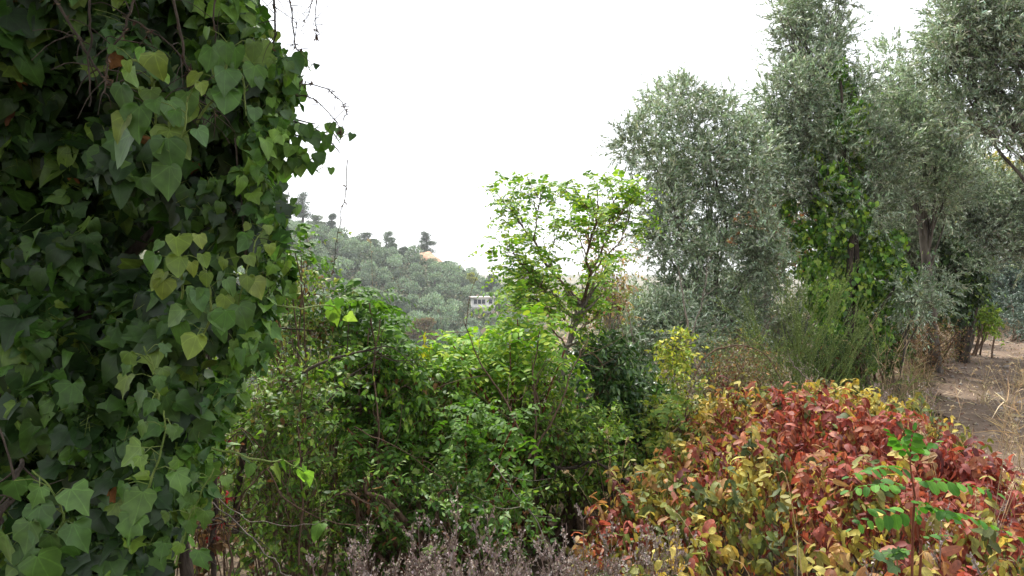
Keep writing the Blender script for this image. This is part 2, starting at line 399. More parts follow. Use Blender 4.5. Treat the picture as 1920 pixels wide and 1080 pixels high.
# the dirt path: a trodden sheet curving away behind the olives
cl = path([(2.9, 1.2, 0), (4.6, 5, 0), (6.0, 8.2, 0), (8.4, 12, 0), (12.1, 16.5, 0), (17.6, 21.0, 0), (24, 26, 0)], 120)[:, :2]
tgp = nrm(np.gradient(cl, axis=0)); npd = np.stack([tgp[:, 1], -tgp[:, 0]], -1)
wv = np.linspace(-1, 1, 25)
hw = np.interp(np.arange(120), [0, 60, 119], [1.25, 1.05, 1.0])
XY = cl[:, None] + npd[:, None] * (wv[None, :, None] * (hw[:, None, None] + .12 * np.sin(np.arange(120) * .9)[:, None, None] * np.abs(wv)[None, :, None]))
Zp = gz(XY[..., 0], XY[..., 1]) + .014 - .0 * wv[None] ** 2
Vp = np.concatenate([XY, Zp[..., None]], -1).reshape(-1, 3)
I = (np.arange(119)[:, None] * 25 + np.arange(24)[None]).ravel(); Q = np.stack([I, I + 1, I + 26, I + 25], -1)
m, nt, o_ = mat('trodden dirt'); L = nt.links
tcn = N(nt, 'ShaderNodeTexCoord'); n1 = N(nt, 'ShaderNodeTexNoise', i_Scale=1.1, i_Detail=6.); n2 = N(nt, 'ShaderNodeTexNoise', i_Scale=38., i_Detail=8., i_Roughness=.75)
L.new(tcn.outputs['Object'], n1.inputs['Vector']); L.new(tcn.outputs['Object'], n2.inputs['Vector'])
c1 = N(nt, 'ShaderNodeValToRGB'); e = c1.color_ramp.elements; e[0].position = .35; e[1].position = .66
e[0].color = (*lin(98, 82, 70), 1); e[1].color = (*lin(140, 122, 106), 1); L.new(n1.outputs[0], c1.inputs[0])
mr2 = N(nt, 'ShaderNodeMapRange'); mr2.inputs[1].default_value = .3; mr2.inputs[2].default_value = .7; mr2.inputs[3].default_value = .55; mr2.inputs[4].default_value = 1.3; L.new(n2.outputs[0], mr2.inputs[0])
vm = N(nt, 'ShaderNodeVectorMath', operation='SCALE'); L.new(c1.outputs[0], vm.inputs[0]); L.new(mr2.outputs[0], vm.inputs['Scale'])
pr = N(nt, 'ShaderNodeBsdfPrincipled'); pr.inputs['Roughness'].default_value = .95; pr.inputs['Specular IOR Level'].default_value = .15
L.new(vm.outputs[0], pr.inputs['Base Color']); bp = N(nt, 'ShaderNodeBump', i_Strength=.9, i_Distance=.02); L.new(n2.outputs[0], bp.inputs['Height']); L.new(bp.outputs[0], pr.inputs['Normal'])
L.new(pr.outputs[0], o_.inputs[0])
pth = obj('path', make_mesh('path', Vp, Q, 4, m=m)); pth['kind'] = 'structure'

# straw and fallen leaves lying on and beside the path
n = 15000; k = R.integers(0, 119, n); f = R.uniform(-1.5, 1.9, n); f = np.where(np.abs(f) < .75, f * R.uniform(.8, 1.6, n), f)
xy = cl[k] + npd[k] * (f * 1.25)[:, None] + R.normal(0, .08, (n, 2)); z = gz(xy[:, 0], xy[:, 1]) + .022
lv = Leaves(); p = np.concatenate([xy, z[:, None]], 1)
ax = rdir(n) * [1, 1, .12]; lv.add(tmpl([(0, 0), (.035, .3), (.03, .7), (0, 1)]), p[:9000], ax[:9000], UP + R.normal(0, .3, (9000, 3)), R.uniform(.05, .2, 9000), pal(9000, [lin(188, 170, 140), lin(150, 130, 106), lin(120, 100, 84)]), .1, .1)
lv.add(T_OVATE, p[9000:], ax[9000:], UP + R.normal(0, .4, (n - 9000, 3)), R.uniform(.02, .05, n - 9000), pal(n - 9000, [lin(150, 122, 100), lin(110, 86, 70), lin(170, 150, 126)]), .3, .4)
o = lv.build('straw_litter', M['straw'], None); o['kind'] = 'stuff'; o['label'] = 'dry straw and fallen leaves scattered on the dirt path'; o['category'] = 'litter'

n = 2600; k = R.integers(0, 119, n); xy = cl[k] + npd[k] * (R.normal(0, .6, n))[:, None] + R.normal(0, .1, (n, 2)); tb = Tubes(); rr = .005 + R.exponential(.006, n)
s_ = np.concatenate([xy, (gz(xy[:, 0], xy[:, 1]) + .016 + rr * .3)[:, None]], 1); d_ = nrm(rdir(n) * [1, 1, .15])[:, None] * (rr * 1.3)[:, None, None] * np.array([-1, -.45, .5, 1])[None, :, None]
tb.add(s_[:, None] + d_, rr[:, None] * np.array([.25, .9, .8, .2])[None], 5)
o = tb.build('gravel', bark_mat('small stones', lin(112, 102, 94), lin(168, 158, 148), 20.), None); o['kind'] = 'stuff'; o['label'] = 'small loose stones strewn over the dirt path'; o['category'] = 'gravel'

# low dry grass and ground plants, countless
def blades(lv, p, h, colf, lean=.35, wid=.012, K=1):
    n = len(p); ax = nrm(UP + R.normal(0, lean, (n, 3)) * [1, 1, .2])
    lv.add(tmpl([(0, 0), (.5, .02), (.42, .35), (.22, .75), (0, 1)]), p, ax, rdir(n) * [1, 1, .1] + 1e-3, h, colf(n), 0, R.uniform(-.5, .5), wid)
lv = Leaves()
k = R.integers(0, 119, 9000); sd = np.where(R.uniform(size=9000) < .45, -1, 1); f = sd * (1.15 + np.abs(R.normal(0, .5, 9000)) * np.where(sd > 0, 2.4, .7))
xy = cl[k] + npd[k] * f[:, None]; p = np.concatenate([xy, gz(xy[:, 0], xy[:, 1])[:, None]], 1)
blades(lv, p, R.uniform(.08, .34, 9000), lambda n: pal(n, [lin(176, 152, 116), lin(150, 128, 98), lin(128, 116, 78), lin(96, 108, 56)], [3, 3, 2, .6]), .5, .03)
o = lv.build('verge_grass', M['straw'], None); o['kind'] = 'stuff'; o['label'] = 'short dry grass along both verges of the path'; o['category'] = 'grass'
lv = Leaves()
n = 26000; x = R.uniform(-4.5, 5.2, n); y = R.uniform(1.6, 14, n); keep = (x < 1.3 + (y - 2) * .42); x, y = x[keep], y[keep]; n = len(x)
p = np.stack([x, y, gz(x, y) + R.uniform(0, .3, n)], -1)
lv.add(T_OVATE, p, nrm(rdir(n) * [1, 1, .3] + UP * .3), UP + R.normal(0, .5, (n, 3)), R.uniform(.02, .05, n), pal(n, [lin(58, 80, 36), lin(84, 100, 44), lin(92, 76, 54), lin(112, 94, 70)], [3, 2, 2, 1.5]), .3, -.2)
o = lv.build('undergrowth', M['shrub'], None); o['kind'] = 'stuff'; o['label'] = 'low leafy undergrowth covering the ground beneath the shrubs'; o['category'] = 'undergrowth'

# ------------------------------------------------------------------ hillside
PAL_HILL = [lin(124, 142, 120), lin(100, 118, 96), lin(144, 158, 138)]
def hill_tree_mesh(nl, cols, shape, size=.42, bare=.0, clumps=9):
    lv = Leaves(); cs = []
    for i in range(clumps):
        c = rdir(1)[0] * [.62, .62, .5] * R.uniform(.5, 1) + [0, 0, 1.]
        cs.append((c * shape, np.array([.44, .44, .4]) * shape * R.uniform(.6, 1.2)))
    o, u, f = in_blobs(cs, nl, .55, 1.)
    lv.add(T_OLIVE, o, nrm(u + UP * .7 + R.normal(0, .4, (nl, 3))), nrm(u + R.normal(0, .5, (nl, 3))), size * R.uniform(.6, 1.3, nl), pal(nl, cols, var=.22), .2, -.2, 1.9)
    return lv
hg = 'olive trees in the grove on the far hillside'
protos = []
for v in range(5):
    lv = hill_tree_mesh(900, [[c * k_ for c in PAL_HILL] for k_ in (1, .8, 1.15, .62, .95)][v], np.array([2.3, 2.3, 1.9]) * R.uniform(.9, 1.1))
    crown = make_mesh('crown', np.concatenate(lv.V), np.concatenate(lv.T), 3, np.concatenate(lv.K), None, M['far'])
    t = Tubes(); t.add(path([(0, 0, -.5), (.1, 0, .8), (0, .1, 2.2)], 6), taper(6, .28, .12), 6)
    tr = make_mesh('trunk', np.concatenate(t.V), np.concatenate(t.Q), 4, None, None, M['olive_bark'])
    protos.append((crown, tr))
spots = []
yy = 112.
while yy < 219:
    x0, x1 = (440 - 960) / F * yy, (960 - 960) / F * yy + (4 if yy < 170 else 0); xx = x0 + R.uniform(0, 3)
    while xx < x1:
        spots.append((xx + R.normal(0, .6), yy + R.normal(0, 1.2))); xx += R.uniform(3.9, 5.4)
    yy += 5.6
hx, hy = P(800, 500, 212)[:2]
for i, (x, y) in enumerate(spots[:295]):
    if y > 195 and -31 < x < -21: continue
    if abs(x - P(905, 0, 168)[0]) < 6 and 150 < y < 174: continue
    cr, tr = protos[R.integers(5)]
    t = thing('hillside_olive_tree', 'small round grey-green olive tree within the dense grove on the far hillside', 'olive tree', (x, y, float(ground(x, y))), hg)
    s = R.uniform(.75, 1.3); t.scale = (s, s * R.uniform(.9, 1.1), s * R.uniform(.85, 1.15)); t.rotation_euler = (0, 0, R.uniform(0, 6.28))
    obj('crown', cr, t); obj('trunk', tr, t)
def far_tree(kind, label, cat, px, pytop, d, wpx, hpx, cols, layers, group=None, dense=1., sz=.35):
    """px,pytop: top of the crown; base on the ground"""
    x = (px - 960) / F * d; zg = float(ground(x, d)); top = P(px, pytop, d)[2]; H = max(top - zg, 2.)
    rt = thing(kind, label, cat, (x, d, zg), group); W = wpx / F * d / 2
    lv = Leaves(); bl = []
    ch = min(hpx / F * d, H * .9)
    t = Tubes(); t.add(path([(0, 0, -.5), (.05 * H * R.normal(), 0, H * .5), (0, 0, H * .95)], 10), taper(10, .05 * H, .01 * H), 6)
    for i in range(layers):
        f = (i + .5) / layers; z = H - ch * (1 - f); rw = W * (1 - .55 * f ** 2)
        for q in range(3):
            a_ = R.uniform(0, 6.28); rr = rw * R.uniform(.25, .75); c = np.array([rr * math.cos(a_), rr * math.sin(a_), z - .12 * rw + R.normal(0, .03) * ch])
            bl.append((c, np.array([rw * .6, rw * .6, ch / layers * R.uniform(.4, .6)]))); t.add(path([(0, 0, z - .2 * rw), c * [.5, .5, 1], c], 5), taper(5, .018 * H, .006 * H), 5)
    n_ = int(4200 * dense); o2, u, f = in_blobs(bl, n_, .2, 1.)
    lv.add(T_OLIVE, o2, nrm(u + UP * .5 + R.normal(0, .5, (n_, 3))), nrm(u + UP + R.normal(0, .5, (n_, 3))), sz * R.uniform(.6, 1.3, n_), pal(n_, cols), .2, -.2, 2.2)
    t.build('trunk', M['bark'], rt); lv.build('crown', M['far'], rt)
DG = [lin(66, 84, 64), lin(82, 98, 72), lin(56, 74, 58)]
far_tree('pine_tree', 'lone flat-topped pine on the bare earth knoll of the hilltop', 'pine tree', 800, 434, 212, 38, 42, DG, 5)
far_tree('pine_tree', 'tallest layered conifer on the ridge beside the ivy', 'pine tree', 566, 362, 205, 44, 44, DG, 6)
far_tree('pine_tree', 'rounded dark pine at the edge of the ridge right of the layered conifer', 'pine tree', 622, 401, 208, 26, 34, DG, 3)
far_tree('ridge_tree', 'low pale green tree on the ridge between two pines', 'tree', 596, 404, 208, 34, 26, [lin(104, 118, 84), lin(90, 104, 76)], 3)
far_tree('ridge_tree', 'dark bushy tree on the ridge left of the tall round one', 'tree', 690, 434, 206, 44, 36, DG, 3)
far_tree('ridge_tree', 'tall round dark tree on the ridge between the knoll and the ivy', 'tree', 729, 434, 206, 30, 42, [lin(76, 96, 66), lin(88, 108, 74)], 4)
far_tree('ridge_tree', 'squat dark tree on the ridge just left of the bare knoll', 'tree', 757, 462, 204, 34, 30, DG, 3)
far_tree('ridge_tree', 'dark tree on the ridge just right of the bare knoll', 'tree', 840, 489, 206, 24, 24, DG, 3)
far_tree('ridge_tree', 'small yellow-green tree on the lower ridge above the white house', 'tree', 884, 512, 196, 24, 20, [lin(168, 168, 60), lin(140, 150, 62)], 3)
far_tree('ridge_tree', 'dark tree behind the yellow-green tree on the lower ridge', 'tree', 868, 505, 204, 30, 26, DG, 3)
far_tree('ridge_tree', 'rightmost dark tree at the low end of the ridge by the house', 'tree', 918, 515, 202, 40, 26, DG, 3)
far_tree('ridge_tree', 'rust-brown bushy tree at the foot of the hill grove', 'tree', 795, 596, 118, 70, 34, [lin(104, 104, 70), lin(120, 96, 70)], 3, dense=1.6)
lv = Leaves(); n = 52000; y = R.uniform(104, 232, n); x = R.uniform(-.42, .03, n) * y; p = np.stack([x, y, ground(x, y) + R.uniform(0, .8, n)], -1)
k = np.hypot((x + 23) / 7.5, (y - 208) / 7) > 1; p = p[k]; n = len(p)
lv.add(T_OLIVE, p, nrm(rdir(n) + UP * .6), nrm(UP + R.normal(0, .6, (n, 3)) - [0, .4, 0]), R.uniform(.4, .9, n), pal(n, [lin(54, 70, 46), lin(70, 86, 58), lin(88, 98, 74), lin(112, 104, 76)], [3, 3, 1, .4]), .2, -.2, 3.)
o = lv.build('hillside_scrub', M['far'], None); o['kind'] = 'stuff'; o['label'] = 'low scrub filling the ground between the olives of the far hillside'; o['category'] = 'scrub'
lv = Leaves(); n = 34000; y = 45 * (480 / 45) ** R.uniform(0, 1, n); x = R.uniform(-.05, .75, n) * y; k = np.sin(x * .09 + 2) * np.sin(y * .05) + R.normal(0, .45, n) > -.15; x, y = x[k], y[k]; n = len(x)
p = np.stack([x, y, ground(x, y) + R.uniform(0, 1.8, n)], -1)
lv.add(T_OLIVE, p, nrm(rdir(n) + UP * .6), nrm(UP + R.normal(0, .6, (n, 3)) - [0, .4, 0]), R.uniform(.5, 1.1, n) * (.6 + y / 160), pal(n, [lin(112, 114, 84), lin(150, 130, 110), lin(168, 150, 130), lin(92, 104, 72)]), .2, -.2, 3.)
o = lv.build('valley_scrub', M['far'], None); o['kind'] = 'stuff'; o['label'] = 'dry pale scrub covering the valley beyond the young acacia'; o['category'] = 'scrub'
# bare earth knoll
t = thing('earth_knoll', 'bare reddish earth mound under the lone hilltop pine', 'knoll'); t['kind'] = 'structure'
c = P(806, 492, 208); nu, nv = 40, 16; a_ = np.linspace(0, 2 * math.pi, nu, endpoint=False); v_ = np.linspace(0, 1, nv)
Xk = c[0] + 7.2 * v_[None] * np.cos(a_)[:, None] + 1.2 * v_[None]; Yk = c[1] + 6 * v_[None] * np.sin(a_)[:, None]
Zk = ground(Xk, Yk) + .3 + 2.9 * (1 - v_[None] ** 2) ** .6 + .25 * np.sin(Xk * 1.3) * np.sin(Yk * 1.1)
I = (np.arange(nu)[:, None] * nv + np.arange(nv - 1)[None]); J = (((np.arange(nu) + 1) % nu)[:, None] * nv + np.arange(nv - 1)[None])
obj('earth', make_mesh('earth', np.stack([Xk, Yk, Zk], -1).reshape(-1, 3), np.stack([I, J, J + 1, I + 1], -1).reshape(-1, 4), 4, m=bark_mat('red earth', lin(150, 112, 88), lin(206, 168, 140), .9)), t)
# white house
def box(V, Q, x0, x1, y0, y1, z0, z1):
    b = len(V); V += [(x0, y0, z0), (x1, y0, z0), (x1, y1, z0), (x0, y1, z0), (x0, y0, z1), (x1, y0, z1), (x1, y1, z1), (x0, y1, z1)]
    for q in ((0, 3, 2, 1), (4, 5, 6, 7), (0, 1, 5, 4), (1, 2, 6, 5), (2, 3, 7, 6), (3, 0, 4, 7)): Q.append([b + i for i in q])
def boxes(name, bs, m, par, loc=(0, 0, 0)):
    V, Q = [], []
    for b_ in bs: box(V, Q, *b_)
    o = obj(name, make_mesh(name, np.array(V, float), np.array(Q), 4, m=m, smooth=False), par); o.location = loc; return o
hp = P(886, 578, 166); hs = thing('white_house', 'white flat-roofed house half hidden by the acacia on the far hillside', 'house', hp); hs.rotation_euler = (0, 0, rad(8)); hs.scale = (.8, .8, .8); hs.location.z -= .6
M['plaster'] = bark_mat('white plaster', lin(196, 194, 190), lin(224, 222, 218), 2.); M['glass'] = bark_mat('dark glass', lin(40, 46, 52), lin(60, 66, 74), 2., .25); M['roof'] = bark_mat('roof slab', lin(170, 160, 150), lin(205, 198, 190), 2.)
boxes('wall', [(0, 6, 0, 6, -4, 3.55)], M['plaster'], hs); boxes('roof', [(-.5, 6.4, -.7, 6.5, 3.56, 3.9)], M['roof'], hs)
boxes('balcony', [(-.3, 6.2, -1.3, -.01, .55, .75), (-.3, 6.2, -1.35, -1.28, .76, 1.6)], M['plaster'], hs)
for x in (.35, 1.5, 2.65, 4.6):
    wd = boxes('window', [(0, .9, -.06, -.003, 2.0, 3.2)], M['glass'], hs, (x, 0, 0))
    boxes('frame', [(-.07, 0, -.1, -.002, 1.93, 3.27), (.9, .97, -.1, -.002, 1.93, 3.27), (.0, .9, -.1, -.062, 3.2, 3.27), (0, .9, -.1, -.062, 1.93, 2.)], M['plaster'], wd)
boxes('lower_window', [(.8, 2.4, -.05, -.003, -2.6, -.6)], M['glass'], hs)

# a few trees part way down the valley, seen between the shrubs
def mid_tree(kind, label, cat, px, py, d, r, cols, n_=5000, size=.07, wid=1.6, ts=T_OLIVE, mt='olive', nb=12, base_px=None):
    bl = [blob(px + R.normal(0, r * .5), py + R.normal(0, r * .35), d + R.normal(0, .25) * r / F * d, r * R.uniform(.3, .5)) for _ in range(nb)]
    g0 = G(base_px or px, d); rt = thing(kind, label, cat, g0)
    lv = Leaves(); tb = Tubes()
    shoots(lv, tb, bl, n_ // 16, 8, r / F * d * .35, ts, size, lambda n, p: pal(n, cols), width=wid, r=.006)
    limbs(rt, g0, M['olive_bark'], g0, P(px, py + r * .7, d), bl, r / F * d * .09, r / F * d * .04, jit=.03)
    lv.build('crown', M[mt], rt, g0); tb.build('twigs', M['grey_twig'], rt, g0)
OLC = [lin(140, 154, 128), lin(120, 136, 108), lin(166, 178, 154), lin(94, 112, 78)]
# ------------------------------------------------------------------ olive trees by the path
def olive(label, base, fork, poly, d, dd, r, nb, nshoot, r0=.12, rl=.035, mult=1., size=.052, extra=(), cols=OLC, hang=0., up=.35):
    bl = fill(poly, d, dd, r, nb) + list(extra)
    rt = thing('olive_tree', label, 'olive tree', base)
    limbs(rt, base, M['olive_bark'], base, fork, bl, r0, rl * .55, jit=.035, mx=26)
    lv = Leaves(); tb = Tubes()
    shoots(lv, tb, bl, int(nshoot * 1.9), 11, .3 * mult, T_OLIVE, size * mult * 1.18, lambda n, p: pal(n, cols, var=.24) * (1 + .3 * np.sin(p @ [3.1, 1.7, 4.3]) * np.sin(p @ [-2.3, 4.1, 2.2] + 1))[:, None], up=up + .15, out=.8, rnd=.5, bend=-.15, ang=.55, r=.0013 * mult, width=1.3, hang=hang, rmin=.1, rmax=.95)
    lv.build('crown', M['olive'], rt, base); tb.build('twigs', M['grey_twig'], rt, base)
    return rt
olive('silvery olive tree just right of the young acacia', G(1330, 9.2), P(1345, 560, 9.2),
      [(1135, 320), (1165, 250), (1235, 165), (1290, 160), (1345, 175), (1400, 210), (1460, 270), (1470, 470), (1440, 600), (1400, 690), (1230, 700), (1130, 640), (1150, 560), (1220, 520), (1190, 420), (1230, 350)],
      9.2, .6, 34, 110, 2300)
olive('tallest olive tree, its trunk wrapped in a column of ivy', G(1590, 9.8), P(1570, 420, 9.8),
      [(1340, 230), (1370, 150), (1440, 130), (1500, 110), (1540, 90), (1590, 120), (1680, 170), (1720, 300), (1730, 420), (1650, 480), (1500, 440), (1430, 400), (1390, 300), (1420, 210)],
      9.8, .6, 33, 105, 1950)
olive('feathery topmost olive boughs of a second stem rising above the ivy column', G(1545, 10.3), P(1545, 250, 10.3),
      [(1400, 130), (1430, 90), (1440, 20), (1480, -30), (1600, -30), (1615, 50), (1590, 110), (1500, 130), (1440, 160)], 10.2, .5, 26, 26, 330, r0=.08, rl=.03)
olive('slender silvery olive closing the canopy between the ivy column and the corner tree', G(1760, 10.8), P(1730, 400, 10.8),
      [(1640, 150), (1680, 100), (1730, 130), (1790, 200), (1830, 300), (1790, 420), (1700, 420), (1660, 300)], 10.8, .5, 30, 60, 900, r0=.09, rl=.03)
olive('olive tree behind the ivy column with thin branch tips against the sky', G(1690, 12.5), P(1700, 430, 12.5),
      [(1600, 110), (1640, 60), (1680, 90), (1710, 110), (1780, 190), (1860, 280), (1900, 380), (1880, 520), (1760, 560), (1640, 540), (1600, 400), (1580, 250)],
      12.5, .8, 34, 90, 2000, r0=.16, rl=.05, mult=1.1)
olive('large overhanging olive tree at the top right corner', G(2060, 8.6), P(2010, 330, 8.6),
      [(1720, 90), (1745, 20), (1760, -60), (2050, -80), (2060, 330), (1960, 300), (1880, 300), (1800, 240), (1740, 190), (1715, 140)],
      8.6, .6, 36, 90, 2000, r0=.17, rl=.05)
olive('spreading lower olive boughs of the tree beside the path bend', G(1800, 13.2), P(1830, 470, 13.2),
      [(1660, 300), (1800, 310), (1930, 300), (2010, 330), (2010, 500), (1900, 520), (1850, 500), (1740, 560), (1660, 480)],
      13., .8, 38, 70, 1800, r0=.17, rl=.05, mult=1.1, cols=[c * .85 for c in OLC])
olive('distant dusky olive tree where the path bends out of sight', G(1915, 21), P(1915, 560, 21),
      [(1830, 500), (1880, 470), (2000, 480), (2010, 620), (1860, 630), (1840, 570)], 21, 1, 40, 16, 800, r0=.2, rl=.06, mult=1.9, cols=[lin(86, 104, 92), lin(74, 92, 82)])
olive('low olive sapling with pale boughs hanging over the path verge', G(1690, 9.5), P(1700, 620, 9.5),
      [(1660, 560), (1700, 530), (1790, 520), (1800, 560), (1740, 600), (1680, 620)], 9.4, .25, 26, 8, 110, r0=.025, rl=.012, up=.1)
olive('pale olive regrowth below the silvery olive tree', G(1190, 8.2), P(1200, 660, 8.2),
      [(1130, 610), (1190, 560), (1260, 560), (1330, 620), (1340, 700), (1240, 720), (1150, 690)], 8.2, .3, 42, 12, 430, r0=.05, rl=.02)
mid_tree('orange_tree', 'autumn-orange leafed tree glimpsed behind the olives', 'tree', 1440, 440, 17, 85, [lin(176, 112, 74), lin(150, 104, 66), lin(120, 116, 60)], 4200, .12, 1.4, T_OVATE, 'autumn')
mid_tree('yellow_green_tree', 'yellow-green tree seen through the olive boughs above the path bend', 'tree', 1800, 420, 20, 90, [lin(150, 158, 60), lin(120, 136, 52), lin(176, 170, 80)], 4200, .13, 1.4, T_OVATE, 'shrub')
mid_tree('yellow_leaved_tree', 'bright yellow-leaved tree at the far right edge behind the olives', 'tree', 1905, 340, 22, 60, [lin(160, 162, 84), lin(130, 144, 66), lin(180, 174, 120)], 3600, .13, 1.4, T_OVATE, 'autumn')
mid_tree('brown_leaved_tree', 'small brown-leaved tree glimpsed to the right of the ivy column', 'tree', 1700, 420, 16, 46, [lin(150, 100, 74), lin(124, 92, 66)], 2000, .1, 1.4, T_OVATE, 'autumn', nb=7)
for lb, px, py, d, r, cl_ in (('dusky background tree between the silvery olive and the tall olive', 1380, 560, 24, 90, OLC), ('background tree low behind the ivy column', 1640, 540, 26, 100, OLC),
        ('background tree filling the gap left of the path bend', 1750, 560, 23, 90, [lin(86, 100, 60), lin(104, 116, 66)]), ('pale background olive behind the regrowth', 1260, 600, 19, 70, OLC), ('grey-green background tree beyond the path bend', 1880, 500, 30, 110, OLC), ('background tree behind the foot of the silvery olive', 1480, 620, 18, 90, [lin(86, 100, 70), lin(104, 112, 76)])):
    mid_tree('background_tree', lb, 'tree', px, py, d, r, cl_, 5200, .12 if d < 22 else .15, 1.6)
# ivy column on the tallest olive, and the one on the lower boughs
def ivy_column(label, base, poly, d, dd, r, nb, nl, size, cols, wts, stem_r=.05, front=.0, bl=None):
    bl = bl or fill(poly, d, dd, r, nb); rt = thing('ivy_column', label, 'ivy', base)
    top = max(bl, key=lambda b: b[0][2])[0]
    tb = Tubes()
    for i in range(5):
        e = bl[R.integers(len(bl))][0] if i else top
        tb.add(path([base + R.normal(0, .08, 3) * [1, 1, 0], (base + e) / 2 + R.normal(0, .1, 3), e], 12, .02), taper(12, stem_r, stem_r * .3), 6)
    tb.build('stem', M['bark'], rt, base)
    lv = Leaves(); o, u, f = in_blobs(bl, nl, .45, 1.)
    ax = nrm(u * .35 - UP * .9 + R.normal(0, .35, (nl, 3))); nm = nrm(u + UP * .5 + R.normal(0, .4, (nl, 3)))
    lv.add(T_IVYS, o, ax, nm, size * R.uniform(.6, 1.25, nl), pal(nl, cols, wts), .2, -.25)
    o, u, f = in_blobs(bl, nl // 40, .7, 1.); S = 6
    for q in range(len(o)):   # loose trailing shoots
        e = o[q] + (u[q] * [1, 1, .3] + UP * R.normal(0, .6)) * R.uniform(.15, .4); pt = path([o[q], (o[q] + e) / 2 + UP * .05, e], 6); tb2 = pt
        lv.add(T_HEART, pt, nrm(R.normal(0, .5, (6, 3)) - UP * .8), nrm(u[q] + UP * .6 + R.normal(0, .3, (6, 3))), size * R.uniform(.5, 1, 6), pal(6, cols, wts), .2, -.25)
    lv.build('leaves', M['ivy'], rt, base); return rt
IC = [lin(76, 116, 38), lin(54, 88, 32), lin(108, 146, 46), lin(140, 166, 58)]
icb = []
for x_, y_, r_ in ((1575, 130, 16), (1590, 170, 22), (1565, 200, 22), (1600, 210, 24), (1580, 240, 26), (1545, 245, 18), (1610, 260, 24), (1570, 280, 26), (1525, 290, 20), (1600, 310, 26), (1560, 330, 28), (1500, 320, 18), (1590, 360, 28), (1540, 380, 28), (1480, 390, 20), (1600, 410, 30),
                   (1555, 430, 34), (1505, 440, 28), (1625, 460, 34), (1470, 460, 20), (1570, 480, 40), (1680, 450, 22), (1660, 490, 32), (1520, 500, 32), (1600, 530, 44), (1690, 520, 26), (1550, 560, 40), (1650, 560, 36), (1600, 600, 44), (1560, 640, 34), (1640, 630, 32), (1610, 670, 34)):
    icb.append(blob(x_, y_, 9.6 + R.uniform(-.35, .35), r_ * 1.05))
ivy_column('tall bushy ivy column climbing the tallest olive trunk', G(1590, 9.5), None, 9.4, .3, 0, 0, 8200, .066, IC, [4, 3, 4, 3], bl=icb)
ivy_column('dark ivy hanging on the trunk by the path bend', G(1810, 12.2), [(1745, 440), (1840, 430), (1860, 520), (1850, 620), (1800, 640), (1750, 580)], 12.2, .3, 34, 16, 4200, .075, [lin(52, 76, 30), lin(40, 62, 26), lin(104, 128, 46)], [4, 4, 1.2])

# ------------------------------------------------------------------ wispy broom-like shrub in front of the ivy column
def wispy(label, px, d, poly_top, nst, cols, name='wispy_shrub', cat='shrub', spread=1., leafsize=.022, base_w=.12, grp=None):
    b = G(px, d); rt = thing(name, label, cat, b, grp); lv = Leaves(); tb = Tubes()
    for i in range(nst):
        tx, ty = poly_top[R.integers(len(poly_top))]; e = P(tx + R.normal(0, 34) * spread, ty + abs(R.normal(0, 40)), d + R.normal(0, .45) * spread)
        s = b + R.normal(0, base_w, 3) * [1, 1, 0]; pt = path([s, s * .55 + e * .45 + R.normal(0, .06, 3) - [0, 0, .05], e], 14, .01); tb.add(pt, taper(14, .006, .0016), 4)
        for j in range(9):
            k = R.integers(5, 13); dd_ = nrm(pt[k] - pt[k - 1] + R.normal(0, .028, 3)); l_ = R.uniform(.12, .4)
            q = path([pt[k], pt[k] + dd_ * l_ * .5, pt[k] + dd_ * l_ + [0, 0, .05 * l_]], 6); tb.add(q, taper(6, .0025, .0009), 3)
            n_ = 16; f = np.linspace(.1, 1, n_); pp = pt[k] + dd_ * (l_ * f)[:, None]
            lv.add(T_LANCE, pp, nrm(dd_ + R.normal(0, .55, (n_, 3))), rdir(n_) + UP * .4, leafsize * R.uniform(.6, 1.3, n_), pal(n_, cols), .2, -.1)
    tb.build('stems', M['green_stem'], rt, b); lv.build('leaves', M['shrub'], rt, b)
WG = [lin(116, 134, 78), lin(98, 118, 66), lin(140, 152, 96)]
wispy('wispy light green shrub of thin upright shoots before the ivy column', 1500, 8.2, [(1400, 600), (1440, 540), (1480, 500), (1510, 480), (1550, 470), (1590, 520), (1620, 560), (1390, 560), (1540, 500), (1420, 520)], 64, WG)
wispy('low wispy green shrub between the acacia and the olive regrowth', 1410, 7.6, [(1370, 640), (1400, 620), (1440, 640), (1480, 650), (1350, 670)], 26, WG)
wispy('sprawling green weed beside the dry stalks at the path edge', 1610, 8.4, [(1580, 660), (1640, 670), (1680, 680), (1550, 650)], 22, [lin(96, 120, 50), lin(120, 138, 66)])

